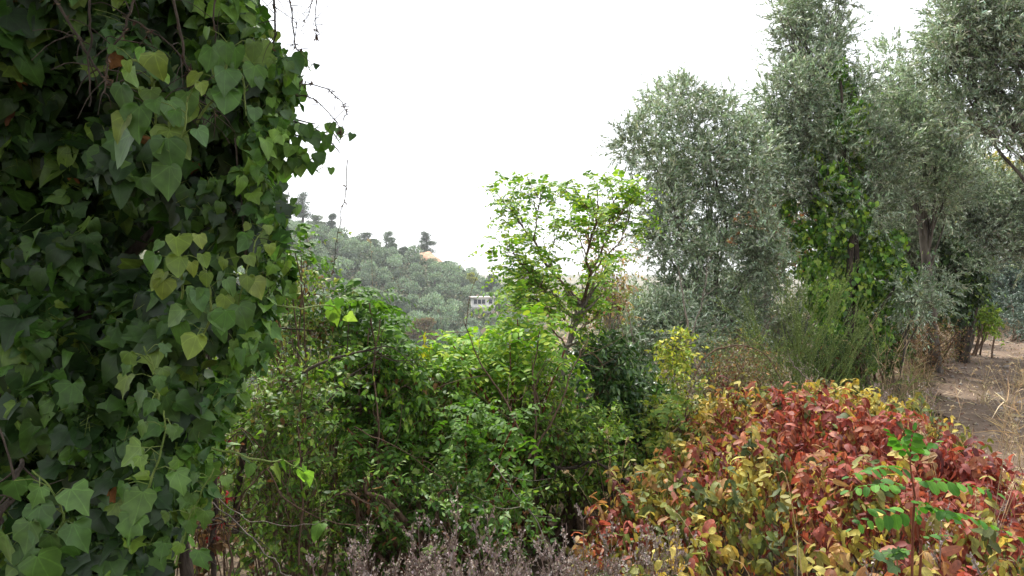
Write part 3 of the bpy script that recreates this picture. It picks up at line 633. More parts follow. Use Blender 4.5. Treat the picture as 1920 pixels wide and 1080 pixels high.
# generic leafy shrub
def shrub(name, label, cat, base_px, d, poly, dd, r, nb, ns, K, L, t, size, cols, wts=None, mt='shrub', st='twig', r0=.018, hang=.2, up=.4, width=1., stems=14, drop=.1, curl=-.3, brown=0., opp=True, seeds=0, bend=-.25, tr=.0015):
    b = G(base_px, d); bl = fill(poly, d, dd, r, nb); rt = thing(name, label, cat, b)
    for i in range(min(stems, len(bl))):
        c, rr = bl[i]; s = b + R.normal(0, .12, 3) * [1, 1, 0]; tb = Tubes(); dist = np.linalg.norm(c - s)
        tb.add(path([s, s * .5 + c * .5 + R.normal(0, .08, 3) * dist, c, c + rr * rdir(1)[0]], 16, .012 * dist), taper(16, r0, r0 * .18), 6)
        for j in range(4):
            e = c + rr * rdir(1)[0] * 1.0; tb.add(path([s * .3 + c * .7, (s * .2 + c * .8 + e) / 2 * 1. if False else (c * .75 + s * .25 + e) / 2, e], 8, .01), taper(8, r0 * .35, r0 * .1), 4)
        tb.build('stem', M[st], rt, b)
    lv = Leaves(); tb = Tubes()
    shoots(lv, tb, bl, ns, K, L, t, size, lambda n, p: pal(n, cols, wts), up=up, hang=hang, width=width, drop=drop, curl=curl, opp=opp, rmin=.1, rmax=1., bend=bend, r=tr)
    lv.build('leaves', M[mt], rt, b); tb.build('twigs', M[st], rt, b)
    if brown:
        lv = Leaves(); o, u, f = in_blobs(bl, brown, .3, 1.05)
        lv.add(T_OVATE, o, nrm(-UP + R.normal(0, .5, (brown, 3))), rdir(brown), size * R.uniform(.5, 1.1, brown), pal(brown, [lin(122, 92, 62), lin(150, 116, 80), lin(92, 66, 46)]), .5, .5)
        lv.build('dead_leaves', M['dry'], rt, b)
    if seeds:
        lv = Leaves(); o, u, f = in_blobs(bl, seeds, .6, 1.1); n_ = 14
        pp = np.repeat(o, n_, 0); dv = rdir(len(pp)) ; lv.add(T_LANCE, pp, dv, rdir(len(pp)), R.uniform(.008, .016, len(pp)), pal(len(pp), [lin(205, 200, 186), lin(178, 170, 152)]), .1, .3, 1.2)
        lv.build('seed_heads', M['dry'], rt, b)
    return rt
def acacia(name, label, base_px, d, poly, dd, r, nb, nleaf, L, size, cols, r0=.012, stems=10, bark='twig', up=.3, droop=-.5, out=1., K=6, base=None, fork=None):
    b = G(base_px, d) if base is None else base; bl = fill(poly, d, dd, r, nb) ; rt = thing(name, label, 'acacia', b)
    if fork is not None: limbs(rt, b, M[bark], b, fork, bl, r0, r0 * .55, jit=.03, sides=6, name='branch', mx=14)
    else:
        for i in range(min(stems, len(bl))):
            c, rr = bl[i]; s = b + R.normal(0, .1, 3) * [1, 1, 0]; tb = Tubes(); dist = np.linalg.norm(c - s)
            tb.add(path([s, s * .5 + c * .5 + R.normal(0, .05, 3) * dist, c], 14, .01 * dist), taper(14, r0, r0 * .3), 6); tb.build('stem', M[bark], rt, b)
    lv = Leaves(); tb = Tubes()
    pin_field(lv, tb, bl, nleaf, L, K, size, lambda n, p: pal(n, cols, var=.12), up=up, droop=droop, out=out, rmin=.1)
    lv.build('leaves', M['robinia'], rt, b); tb.build('leaf_stalks', M['green_stem'], rt, b); return rt
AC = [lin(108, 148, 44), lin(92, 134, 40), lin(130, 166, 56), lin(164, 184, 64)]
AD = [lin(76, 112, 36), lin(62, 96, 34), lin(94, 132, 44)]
# young acacia tree against the sky
ATC = [lin(104, 142, 46), lin(88, 126, 42), lin(126, 158, 56), lin(158, 176, 64)]
def bough_acacia(label, d, boughs, nleaf, L, size, cols, K=5):
    boughs = [([(x if x < 1120 else 1120 + (x - 1120) * .62, y + max(0, (560 - y)) * .14) for x, y in q], *o_) for q, *o_ in boughs]
    base = G(boughs[0][0][0][0], d); b0 = P(*boughs[0][0][0], d); rt = thing('acacia_tree', label, 'acacia', base); lv = Leaves(); tk = Tubes(); org = []; dr = []
    for bi, (pts, r0, r1, f0, wt) in enumerate(boughs):
        dep = d + np.linspace(0, R.normal(0, .35) if bi else 0, len(pts)) * (1 if bi else 0)
        p = np.array([P(x, y, q) for (x, y), q in zip(pts, dep)]);
        if bi == 0: p = np.concatenate([base[None], p])
        n_ = 30; q = path(p, n_, .008); t = Tubes(); t.add(q, taper(n_, r0, r1), 7)
        for j in range(int(wt)):
            k = R.integers(int(f0 * n_), n_ - 1); g_ = nrm(q[k] - q[k - 1]); dv = nrm(g_ + R.normal(0, .5, 3) + [0, 0, .1]); l_ = R.uniform(.06, .26)
            s_ = path([q[k], q[k] + dv * l_ * .5, q[k] + dv * l_ + [0, 0, .03]], 8, .003); t.add(s_, taper(8, max(r1, .0025), .0012), 4)
            for m_ in range(5): kk = R.integers(3, 8); org.append(s_[kk]); dr.append(dv)
        t.build('trunk' if bi == 0 else 'branch', M['grey_twig'] if bi == 0 else M['twig'], rt, base)
    org = np.array(org); dr = np.array(dr); k = R.choice(len(org), min(nleaf, len(org)), replace=False); org, dr = org[k], dr[k]; tb = Tubes()
    pinnate(lv, tb, org, nrm(dr * .5 + R.normal(0, .6, org.shape) * [1, 1, .6] + UP * .15), L * R.uniform(.6, 1.2, len(org)), K, size, lambda n, p: pal(n, cols, var=.12), -.5)
    lv.build('crown', M['robinia'], rt, base); tb.build('leaf_stalks', M['green_stem'], rt, base)
bough_acacia('young slender acacia tree standing against the white sky', 5.0, [
    ([(1056, 690), (1073, 630), (1089, 585), (1090, 565)], .024, .014, .35, 14),
    ([(1073, 622), (1062, 612), (1036, 589), (1010, 566), (985, 552)], .013, .003, .3, 14),
    ([(1090, 575), (1073, 547), (1045, 515), (1017, 478), (1003, 436), (980, 403), (966, 376), (950, 345)], .013, .003, .2, 34),
    ([(1003, 440), (1006, 395), (1010, 350), (999, 312)], .006, .002, .3, 16),
    ([(1045, 515), (1015, 505), (985, 490), (962, 470)], .006, .002, .3, 14),
    ([(1090, 570), (1105, 515), (1101, 468), (1110, 422), (1119, 376), (1121, 322)], .013, .003, .15, 32),
    ([(1108, 500), (1133, 454), (1152, 408), (1161, 366), (1180, 330)], .008, .002, .3, 22),
    ([(1105, 515), (1138, 473), (1175, 445), (1203, 417), (1212, 380)], .007, .002, .4, 22),
    ([(1101, 468), (1086, 430), (1072, 400), (1080, 365)], .005, .002, .4, 14),
    ([(1119, 400), (1100, 370), (1075, 345), (1052, 335)], .004, .002, .3, 12),
    ([(1150, 410), (1185, 385), (1205, 350), (1200, 335)], .004, .002, .3, 14),
    ([(1040, 512), (1030, 470), (1040, 430), (1050, 400)], .004, .0015, .4, 9),
    ([(1088, 590), (1110, 570), (1125, 540), (1130, 520)], .005, .002, .3, 9),
    ([(1073, 547), (1052, 560), (1030, 575)], .004, .002, .3, 9), ([(1060, 600), (1020, 540), (990, 520), (965, 500)], .006, .002, .2, 22), ([(1070, 640), (1100, 610), (1125, 590)], .006, .002, .2, 14), ([(1085, 575), (1115, 530), (1150, 500)], .006, .002, .2, 16), ([(1050, 560), (1010, 530), (975, 480), (950, 450)], .006, .002, .2, 22), ([(1080, 600), (1040, 560), (1005, 525)], .005, .002, .2, 16), ([(1095, 620), (1100, 580), (1090, 540)], .004, .002, .1, 12), ([(1062, 650), (1030, 610), (1000, 570), (975, 560)], .006, .002, .2, 18)], 800, .16, .03, ATC)
acacia('acacia_shrub', 'bright green acacia thicket in the middle below the young tree', 960, 4.4,
       [(810, 660), (850, 625), (910, 610), (960, 565), (1010, 580), (1060, 610), (1080, 660), (1060, 720), (960, 740), (860, 740), (790, 720)], .4, 30, 34, 430, .22, .034, AC, r0=.012, stems=16, bark='red_stem', up=.2, out=.8)
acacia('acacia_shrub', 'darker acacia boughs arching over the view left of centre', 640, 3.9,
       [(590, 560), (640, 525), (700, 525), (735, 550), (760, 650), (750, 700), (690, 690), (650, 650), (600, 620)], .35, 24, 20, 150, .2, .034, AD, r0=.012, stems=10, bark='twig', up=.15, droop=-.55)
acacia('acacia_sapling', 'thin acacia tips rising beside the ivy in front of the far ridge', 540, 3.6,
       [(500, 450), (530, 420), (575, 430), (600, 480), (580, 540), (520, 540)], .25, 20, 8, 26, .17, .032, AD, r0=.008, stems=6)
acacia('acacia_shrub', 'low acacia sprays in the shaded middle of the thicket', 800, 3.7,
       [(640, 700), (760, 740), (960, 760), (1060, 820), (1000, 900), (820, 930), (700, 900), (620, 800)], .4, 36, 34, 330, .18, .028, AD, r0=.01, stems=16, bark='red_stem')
acacia('acacia_sapling', 'small yellow-green acacia sapling left of the red bush', 1210, 4.6,
       [(1180, 760), (1240, 740), (1290, 760), (1290, 810), (1230, 860), (1180, 820)], .25, 22, 10, 70, .16, .03, [lin(92, 120, 44), lin(136, 144, 60)], r0=.008, stems=7)

SH = [lin(90, 122, 44), lin(68, 98, 38), lin(112, 142, 52), lin(138, 156, 64)]
# thicket, several plants
shrub('thicket_shrub', 'leafy green shrub in the middle of the thicket, tangled with brown dead leaves', 'shrub', 740, 4.2, [(600, 700), (760, 690), (900, 720), (920, 860), (860, 980), (700, 990), (600, 900)], .35, 46, 40, 700, 7, .2, T_OVATE, .042, SH, mt='shrub', stems=20, brown=500, seeds=30, hang=.5)
shrub('thicket_shrub', 'green shrub with white seed tufts right of the middle of the thicket', 'shrub', 960, 4.5, [(860, 700), (1000, 680), (1100, 700), (1120, 850), (1040, 960), (900, 960), (840, 840)], .35, 46, 36, 620, 7, .2, T_OVATE, .04, SH, mt='shrub', stems=18, brown=450, seeds=60, hang=.5)
shrub('laurel_shrub', 'dark glossy-leaved shrub between the young acacia and the olives', 'shrub', 1140, 5.3, [(1070, 660), (1130, 630), (1200, 680), (1240, 760), (1230, 880), (1130, 900), (1060, 820)], .3, 42, 30, 760, 8, .22, T_LANCE, .06, [lin(60, 92, 42), lin(46, 74, 36), lin(92, 120, 56)], mt='glossy', stems=14, hang=.35, width=1.35, seeds=50)
shrub('bramble_shrub', 'loose bramble of thin twigs and small leaves beside the ivy', 'bramble', 520, 3.3, [(430, 720), (520, 680), (620, 700), (640, 860), (640, 1060), (420, 1080), (380, 900)], .4, 46, 36, 620, 6, .24, T_OVATE, .034, [lin(92, 122, 46), lin(118, 146, 58), lin(70, 100, 38), lin(128, 128, 66)], [3, 3, 3, .6], mt='shrub', stems=15, hang=.3, drop=.2, brown=120, r0=.006)
shrub('hazel_shrub', 'yellow-green shrub seen through the gaps behind the bramble', 'shrub', 520, 5.2, [(300, 700), (420, 600), (560, 640), (700, 680), (700, 1000), (300, 1040)], .4, 60, 44, 900, 7, .24, T_OVATE, .05, [lin(122, 140, 60), lin(98, 120, 52), lin(146, 156, 80)], stems=16, hang=.3, drop=.15, brown=200)
shrub('hazel_shrub', 'dark green shrub behind the middle of the thicket', 'shrub', 860, 5.6, [(640, 700), (800, 680), (1100, 700), (1120, 940), (700, 960)], .4, 60, 40, 900, 7, .24, T_OVATE, .05, [lin(60, 84, 40), lin(76, 100, 44)], stems=16, hang=.3, brown=300)
shrub('clematis_vine', 'clematis with withered brown leaves and pale seed tufts above the thicket left of centre', 'clematis', 560, 3.9, [(480, 490), (560, 460), (630, 540), (640, 620), (600, 700), (500, 720), (450, 620)], .3, 34, 24, 240, 6, .22, T_OVATE, .036, [lin(96, 128, 50), lin(70, 100, 42), lin(140, 150, 80)], mt='shrub', stems=9, hang=.5, drop=.15, brown=260, seeds=110, r0=.005)
shrub('clematis_vine', 'pale withered clematis tangled behind the young acacia trunk', 'clematis', 1150, 6.2, [(1100, 420), (1170, 400), (1180, 500), (1200, 640), (1130, 680), (1110, 560)], .3, 34, 16, 160, 6, .22, T_OVATE, .036, [lin(120, 130, 70), lin(170, 140, 110)], mt='shrub', stems=10, hang=.6, drop=.3, brown=420, seeds=120, r0=.008, st='grey_twig')
shrub('dogwood_shrub', 'shrub of drooping dark leaves and pale seed tufts along the top of the thicket', 'shrub', 720, 4.0, [(600, 660), (700, 650), (800, 680), (880, 720), (820, 800), (660, 800), (590, 740)], .3, 40, 24, 420, 7, .2, T_OVATE, .042, [lin(62, 94, 36), lin(84, 118, 42), lin(118, 150, 48)], stems=12, hang=.6, brown=200, seeds=50)
shrub('shaded_shrub', 'green shrub filling the hollow left of the red bush', 'shrub', 1080, 4.3, [(980, 800), (1060, 760), (1200, 790), (1200, 880), (1080, 940), (980, 960)], .3, 40, 22, 420, 7, .18, T_OVATE, .038, SH, stems=12, hang=.3, brown=200)
shrub('shaded_shrub', 'small-leaved green shrub at the foot of the thicket behind the dried herbs', 'shrub', 880, 3.4, [(620, 900), (760, 880), (960, 890), (1040, 930), (1020, 1040), (700, 1080), (600, 1040)], .3, 46, 30, 480, 7, .18, T_OVATE, .034, [lin(66, 98, 42), lin(84, 118, 48), lin(108, 134, 58)], stems=16, hang=.2, brown=300)
shrub('yellow_green_shrub', 'sparse yellow-green shrub between the red bush and the dark laurel', 'shrub', 1270, 5.0, [(1190, 780), (1260, 740), (1380, 740), (1420, 770), (1300, 830), (1230, 880), (1180, 860)], .3, 36, 18, 260, 7, .18, T_OVATE, .034, [lin(92, 110, 46), lin(76, 96, 42), lin(130, 128, 64)], stems=14, hang=.3, brown=160)
shrub('dry_thicket', 'thicket of bare brown twigs and withered leaves under the olives', 'shrub', 1370, 6.6, [(1290, 660), (1360, 620), (1470, 650), (1500, 740), (1400, 780), (1300, 780)], .4, 46, 24, 300, 5, .3, T_OVATE, .03, [lin(96, 104, 52), lin(112, 104, 66)], st='twig', stems=24, drop=.5, hang=.4, brown=700, r0=.006)
shrub('dark_shrub', 'deep green shrub at the foot of the ivy column', 'shrub', 1590, 8.9, [(1480, 660), (1560, 620), (1680, 640), (1690, 700), (1560, 720), (1470, 710)], .4, 40, 22, 420, 8, .2, T_LANCE, .05, [lin(50, 74, 36), lin(70, 94, 44), lin(90, 106, 56)], stems=10, brown=200)
shrub('verge_shrub', 'yellow-green leafed sapling overhanging the path bend', 'shrub', 1830, 13, [(1800, 590), (1850, 570), (1880, 600), (1860, 640), (1810, 640)], .3, 20, 9, 110, 7, .2, T_OVATE, .07, [lin(130, 150, 56), lin(100, 126, 46)], stems=7)
shrub('brown_brush', 'brown withered brush lining the path in front of the ivy', 'brush', 1740, 11, [(1660, 610), (1740, 600), (1840, 620), (1850, 660), (1770, 690), (1670, 700)], .6, 30, 26, 420, 6, .26, T_LANCE, .04, [lin(130, 100, 72), lin(104, 96, 56), lin(84, 96, 50), lin(150, 122, 92)], st='twig', stems=18, brown=500, mt='dry', drop=.2)
shrub('dusky_bush', 'blue-green bush at the right edge beyond the path', 'bush', 1900, 16, [(1850, 560), (1960, 520), (2000, 640), (1900, 660), (1850, 620)], .5, 34, 14, 380, 8, .3, T_OLIVE, .08, [lin(80, 98, 82), lin(66, 86, 72)], mt='olive', stems=8)
shrub('dark_shrub', 'dark green shrub closing the gap between the ivy column and the path', 'shrub', 1650, 10.3, [(1560, 600), (1620, 560), (1700, 580), (1710, 680), (1560, 690)], .4, 34, 18, 420, 8, .24, T_OVATE, .06, [lin(56, 80, 38), lin(76, 100, 46), lin(100, 112, 56)], stems=10, brown=200)
# big yellow leaves in the middle
b = G(800, 4.2); t = thing('vine_shoot', 'vine shoot holding a few large bright yellow leaves in the middle', 'vine', b); lv = Leaves(); tb = Tubes(); e = P(800, 660, 4.2)
tb.add(path([b, (b + e) / 2 + [.05, 0, 0], e], 12, .01), taper(12, .006, .002), 5)
pp = P([795, 806, 798, 672, 788], [645, 655, 660, 690, 652], [4.1, 4.15, 4.12, 4.0, 4.2]); lv.add(T_LOBED, pp, nrm(R.normal(0, .5, (5, 3)) + [.3, 0, -.3]), nrm(np.array([0, -1, .6]) + R.normal(0, .7, (5, 3))), np.array([.09, .08, .08, .05, .07]), pal(5, [lin(176, 170, 50), lin(156, 146, 48)], var=.15), .15, -.3)
lv.build('leaves', M['vine'], t, b); tb.build('stem', M['green_stem'], t, b)

# gnarled bough and long arching stems on the left
def stem(name, label, cat, pts, r0, r1, m='twig', leaves=None, par=None, grp=None, jit=.006, side=None):
    p = np.array([P(*q) for q in pts]); b = p[0]; rt = thing(name, label, cat, b, grp); n_ = max(16, 6 * len(pts)); tb = Tubes(); pt = path(p, n_, jit)
    tb.add(pt, taper(n_, r0, r1), 7 if r0 > .004 else 5)
    if side:
        for j in range(side):
            k = R.integers(3, n_ - 1); dv = nrm(pt[k] - pt[k - 1] + R.normal(0, .9, 3) * np.linalg.norm(pt[k] - pt[k - 1])); l_ = R.uniform(.08, .35)
            tb.add(path([pt[k], pt[k] + dv * l_ * .5 + R.normal(0, .02, 3), pt[k] + dv * l_ + R.normal(0, .04, 3)], 8, .003), taper(8, r1 * .9, r1 * .4), 4)
    tb.build('stem', M[m], rt, b)
    if leaves:
        n2, t_, size, cols, mt = leaves; lv = Leaves(); k = R.integers(n_ // 4, n_, n2)
        lv.add(t_, pt[k] + R.normal(0, .012, (n2, 3)), nrm(R.normal(0, .5, (n2, 3)) - UP * .6), nrm(R.normal(0, .4, (n2, 3)) + [0, -.5, .7]), size * R.uniform(.6, 1.2, n2), pal(n2, cols), .2, -.25); lv.build('leaves', M[mt], rt, b)
    return rt
GL = [lin(96, 128, 52), lin(120, 150, 62), lin(80, 108, 44)]
stem('gnarled_branch', 'dark gnarled branch rising rightward through the thicket beside the ivy', 'branch', [(440, 1000, 3.2), (460, 820, 3.2), (520, 745, 3.25), (545, 710, 3.3), (640, 668, 3.4), (705, 655, 3.5)], .016, .004, 'bark', side=14)
stem('gnarled_branch', 'thin dark branch curving along just under the gnarled one', 'branch', [(500, 850, 3.3), (530, 800, 3.3), (600, 770, 3.3), (660, 700, 3.4), (700, 680, 3.4)], .008, .002, 'bark', side=8)
stem('arching_stem', 'pale arching vine stem reaching right from the ivy at mid height', 'vine', [(440, 560, 2.0), (500, 572, 2.05), (560, 580, 2.1), (625, 574, 2.2), (660, 602, 2.3)], .0035, .0015, 'green_stem', (8, T_IVYS, .05, GL, 'vine'))
stem('arching_stem', 'pale arching vine stem drooping at the lower right of the ivy', 'vine', [(400, 840, 2.0), (470, 858, 2.0), (540, 870, 2.1), (590, 900, 2.2), (600, 980, 2.3)], .003, .0014, 'green_stem', (9, T_HEART, .05, GL, 'vine'))
stem('bare_twig', 'dark horizontal twig low in the gap beside the ivy', 'twig', [(320, 1005, 2.3), (360, 990, 2.3), (400, 978, 2.35), (440, 985, 2.4)], .006, .002, 'bark', side=6)
stem('bare_twig', 'long fine pale twig bowed low across the bramble', 'twig', [(400, 930, 2.3), (480, 978, 2.3), (560, 985, 2.3), (610, 975, 2.3)], .0014, .0009, 'grey_twig')
stem('bare_twig', 'straight pale twig slanting down to the bottom left of the bramble', 'twig', [(400, 940, 2.2), (470, 1010, 2.2), (540, 1080, 2.2), (560, 1100, 2.2)], .002, .001, 'grey_twig')
stem('bare_twig', 'long pale dead twig slanting down before the shaded thicket', 'twig', [(915, 860, 3.2), (960, 915, 3.1), (1010, 985, 3.0), (1040, 1080, 2.9)], .003, .0018, 'grey_twig', side=5)
for lb, pts, r_ in (('slim reddish stem rising straight through the bright acacia thicket', [(1002, 900, 3.9), (1004, 800, 3.9), (1000, 700, 3.95), (1012, 620, 4.)], .007),
    ('slim stem leaning right out of the thicket toward the young acacia', [(990, 860, 3.8), (1040, 780, 3.8), (1070, 700, 3.85), (1100, 640, 3.9)], .006), ('dark thin stem leaning left through the bright acacia thicket', [(985, 830, 3.7), (940, 740, 3.7), (900, 680, 3.7), (870, 600, 3.75)], .006),
    ('thin upright stem in the shaded left of the thicket', [(705, 960, 3.4), (708, 820, 3.4), (700, 700, 3.5), (712, 600, 3.5)], .006), ('pale stem slanting down right through the middle thicket', [(665, 800, 3.3), (760, 850, 3.3), (840, 900, 3.2)], .003), ('upright dark stem in the bramble beside the gnarled branch', [(560, 1060, 3.0), (566, 900, 3.), (560, 780, 3.), (575, 700, 3.)], .005),
    ('curved dark stem arching through the foot of the bramble', [(500, 880, 2.9), (540, 940, 2.9), (620, 980, 2.9), (700, 985, 2.9)], .004), ('dark stem bowed left of the bramble foot', [(430, 1080, 2.8), (440, 960, 2.8), (500, 880, 2.8), (560, 860, 2.9)], .005)):
    stem('bare_twig', lb, 'twig', pts, r_, r_ * .4, 'twig', side=9)
stem('bare_branch', 'bare pale forked branch rising before the silvery olive', 'branch', [(1275, 760, 6.0), (1278, 700, 6.0), (1290, 620, 6.0), (1280, 560, 6.0), (1272, 500, 6.0)], .014, .003, 'grey_twig', side=16)
stem('bare_branch', 'bare greyish branch leaning right beside the pale forked one', 'branch', [(1283, 680, 6.0), (1300, 620, 6.0), (1318, 560, 6.0), (1326, 500, 6.0)], .008, .002, 'grey_twig', side=12)
stem('fallen_branch', 'arched dead branch over the dry thicket under the olives', 'branch', [(1290, 740, 6.1), (1320, 670, 6.1), (1370, 650, 6.1), (1430, 660, 6.1), (1480, 740, 6.1)], .009, .003, 'twig', side=14)
stem('fallen_branch', 'dry branch lying across the hollow left of the red bush', 'branch', [(1000, 850, 4.1), (1060, 880, 4.0), (1120, 870, 4.0), (1210, 930, 3.9)], .012, .005, 'bark', side=10)
stem('fallen_branch', 'dead forked stick leaning behind the top of the red bush', 'branch', [(1560, 740, 6.3), (1520, 715, 6.3), (1490, 685, 6.2), (1480, 670, 6.2)], .007, .003, 'grey_twig', side=6)
shrub('climbing_vine', 'yellow-green vine climbing the bare forked branch', 'vine', 1275, 5.8, [(1235, 640), (1290, 580), (1310, 660), (1320, 720), (1300, 860), (1230, 860), (1240, 740)], .12, 24, 18, 150, 5, .14, T_OVATE, .042, [lin(150, 160, 62), lin(120, 140, 54), lin(180, 176, 80)], stems=6, hang=.5, drop=.3, st='twig', r0=.005)
# ------------------------------------------------------------------ the red and yellow bush
def mound_z(x, y):
    """height of the leafy surface of the mound"""
    c = [(1.88, 4.5, .92, 1.0, .79), (1.5, 3.6, .98, 1.0, .78), (1.45, 2.9, .7, .95, .74), (.8, 3.1, .6, .7, .62), (1.2, 2.35, .7, .6, .60), (.6, 2.5, .36, .5, .54)]
    z = np.zeros_like(x)
    for cx, cy, rx, ry, h in c:
        q = np.clip(1 - ((x - cx) / rx) ** 2 - ((y - cy) / ry) ** 2, 0, 1); z = np.maximum(z, h * q ** .36)
    return z + .05 * np.sin(x * 5 + y * 3) * (z > 0) * 1.6 + .03 * np.sin(x * 11 - y * 7) * (z > 0)
b = np.array([1.7, 3.6, 0.]); rt = thing('red_bush', 'broad mounded bush of red and yellow autumn leaves beside the path', 'bush', b)
n = 60000; x = R.uniform(-.1, 3.7, n); y = R.uniform(1.7, 6., n); z = mound_z(x, y); k = z > .12; x, y, z = x[k], y[k], z[k]; n = len(x)
e_ = .06; gx = (mound_z(x + e_, y) - mound_z(x - e_, y)) / (2 * e_); gy = (mound_z(x, y + e_) - mound_z(x, y - e_)) / (2 * e_)
nm = nrm(np.stack([-np.clip(gx, -3, 3), -np.clip(gy, -3, 3), np.ones(n)], -1))
dep = R.uniform(0, 1, n) ** 1.6 * .3; z = z - dep * np.where(z > .5, 1, .5)
pos = np.stack([x, y, z], -1) + nm * R.normal(0, .025, (n, 1))
lowf = np.sin(x * 2.3 + y * 1.1) * .1 + np.sin(x * 5.1 - y * 4.3) * .18 + np.sin(x * 11 + y * 9) * np.sin(y * 13 - x * 4) * .3
ci = (np.floor(x / .11).astype(int) * 92821 + np.floor(y / .11).astype(int) * 68917 + np.floor(z / .11).astype(int) * 28387) % 4096
cell = R.normal(0, 1, 4096)[ci]; cel2 = R.normal(0, 1, 4096)[ci]
crest = np.exp(-((y - (5.15 - .15 * x)) / .38) ** 2)
redw = .6 * np.exp(-((x - 2.0) / .88) ** 2 - ((y - 3.7) / 1.25) ** 2) + .45 * np.exp(-((x - 2.3) / .5) ** 2 - ((y - 2.6) / .6) ** 2) + .23 + lowf * .6 + dep * .9 - crest * .5 + .05 + cell * .27 + R.normal(0, .2, n)
yelw = crest * .4 + .26 + cel2 * .2 + R.normal(0, .12, n)
RD = pal(n, [lin(128, 62, 54), lin(146, 80, 66), lin(102, 52, 50), lin(154, 98, 76)], [3, 3, 1.5, 1.5], .15)
YE = pal(n, [lin(166, 154, 72), lin(150, 140, 66), lin(182, 168, 88)], None, .12)
GY = pal(n, [lin(124, 128, 62), lin(104, 112, 54), lin(146, 142, 72), lin(82, 94, 50)], None, .14)
OR = pal(n, [lin(154, 116, 76), lin(166, 134, 84)], None, .12)
col = np.where((redw > .55)[:, None], RD, np.where((redw > .42)[:, None], OR, np.where((yelw > .42)[:, None], YE, GY)))
lv = Leaves()
ax = nrm(nm * [1, 1, 0] * .5 - UP * R.uniform(.4, 1.8, (n, 1)) + R.normal(0, .5, (n, 3))); n2 = nrm(nm + UP * .2 + R.normal(0, .5, (n, 3)))
lv.add(T_OVAL, pos, ax, n2, R.uniform(.022, .045, n), col, .4, -.6, .85)
lv.build('leaves', M['autumn'], rt, b)
# upright leafy sprigs proud of the surface
lv = Leaves(); tb = Tubes(); ns = 1500; k = R.choice(n, ns, p=np.exp(-dep * 30) / np.exp(-dep * 30).sum())
o = pos[k] - nm[k] * .06; d = nrm(nm[k] * .6 + UP * .6 + R.normal(0, .3, (ns, 3))); Ls = R.uniform(.07, .2, ns); tt = np.linspace(0, 1, 5)
Pt = o[:, None] + d[:, None] * (Ls[:, None] * tt)[..., None]; tb.add(Pt, np.linspace(.0016, .0008, 5))
for j in range(4):
    f = .35 + .65 * j / 3
    for s_ in (1, -1):
        sdv = nrm(np.cross(d, rdir(ns))) * s_
        lv.add(T_OVAL, o + d * (Ls * f)[:, None], nrm(d * .3 + sdv + R.normal(0, .2, (ns, 3)) - UP * .55), nrm(d + R.normal(0, .35, (ns, 3))), R.uniform(.03, .055, ns), col[k] * R.uniform(.85, 1.15, (ns, 1)), .3, -.5)
lv.build('sprigs', M['autumn'], rt, b); tb.build('stems', M['red_stem'], rt, b)
tb = Tubes()
for i in range(140):
    s = np.array([R.uniform(.7, 3.), R.uniform(2.3, 5.3), 0]); e = s + R.normal(0, .25, 3) * [1, 1, 0]; e[2] = mound_z(np.array(e[0]), np.array(e[1])) - .08
    if e[2] > .2: s[2] = float(gz(s[0], s[1])); tb.add(path([s, (s + e) / 2 + R.normal(0, .04, 3), e], 10, .006), taper(10, .006, .002), 4)
tb.build('woody_stems', M['twig'], rt, b)

# acacia seedling in front of the red bush
def seedling(label, px, py0, pytop, d, fronds, size, cols):
    b = P(px, py0, d); tp = P(px - 8, pytop, d); b0 = np.array([b[0], b[1], float(gz(b[0], b[1]))]); rt = thing('acacia_seedling', label, 'acacia', b0)
    tb = Tubes(); pt = path([b0, b, (b + tp) / 2 + [.008, 0, 0], tp], 20, .002); tb.add(pt, taper(20, .004, .0015), 6); tb.build('stem', M['red_stem'], rt, b0)
    for (f, dx, dz, dy, L_, K) in fronds:
        lv = Leaves(); t2 = Tubes(); p0 = b + (tp - b) * f; dd_ = nrm(np.array([[dx, dy, dz]])); pinnate(lv, t2, p0[None], dd_, np.array([L_]), K, size, lambda n, p: pal(n, cols, var=.08), -.28, r=.001, width=1.15)
        fr = lv.build('frond', M['robinia'], rt, b0); t2.build('stalk', M['green_stem'], fr)
SG = [lin(74, 124, 40), lin(92, 140, 48), lin(62, 108, 36)]
seedling('green acacia seedling with paired leaflets standing before the red bush', 1712, 1010, 850, 1.85,
         [(.3, -1, .12, -.2, .17, 6), (.38, 1, .05, -.3, .23, 8), (.6, -1, .2, .1, .15, 6), (.66, 1, .2, -.2, .2, 8), (.8, -1, .3, -.3, .19, 7), (.9, .6, .8, -.1, .1, 5), (.95, -.5, 1, .1, .1, 5), (.45, .5, .1, -.9, .14, 6), (1., .15, 1, 0, .08, 4)], .029, SG)
seedling('small low acacia sprig at the foot of the tall seedling', 1725, 1070, 985, 1.9, [(.4, -1, .3, 0, .08, 4), (.7, 1, .4, 0, .09, 4), (1, .1, 1, 0, .06, 3)], .02, SG)
# bluish lobed weed
b = G(1680, 1.9); e = P(1682, 1045, 1.9); t = thing('lobed_weed', 'small bluish-green weed with lobed leaves below the seedling', 'weed', b); lv = Leaves(); tb = Tubes(); tb.add(path([b, (b + e) / 2 + [.02, 0, 0], e], 10), taper(10, .003, .0015), 5)
lv.add(T_LOBED, np.repeat(e[None], 7, 0) + R.normal(0, .012, (7, 3)), nrm(R.normal(0, .7, (7, 3))), nrm(np.array([0, -1, 1.]) + R.normal(0, .3, (7, 3))), R.uniform(.03, .05, 7), pal(7, [lin(84, 112, 72)]), .2, -.2); lv.build('leaves', M['vine'], t, b); tb.build('stem', M['green_stem'], t, b)

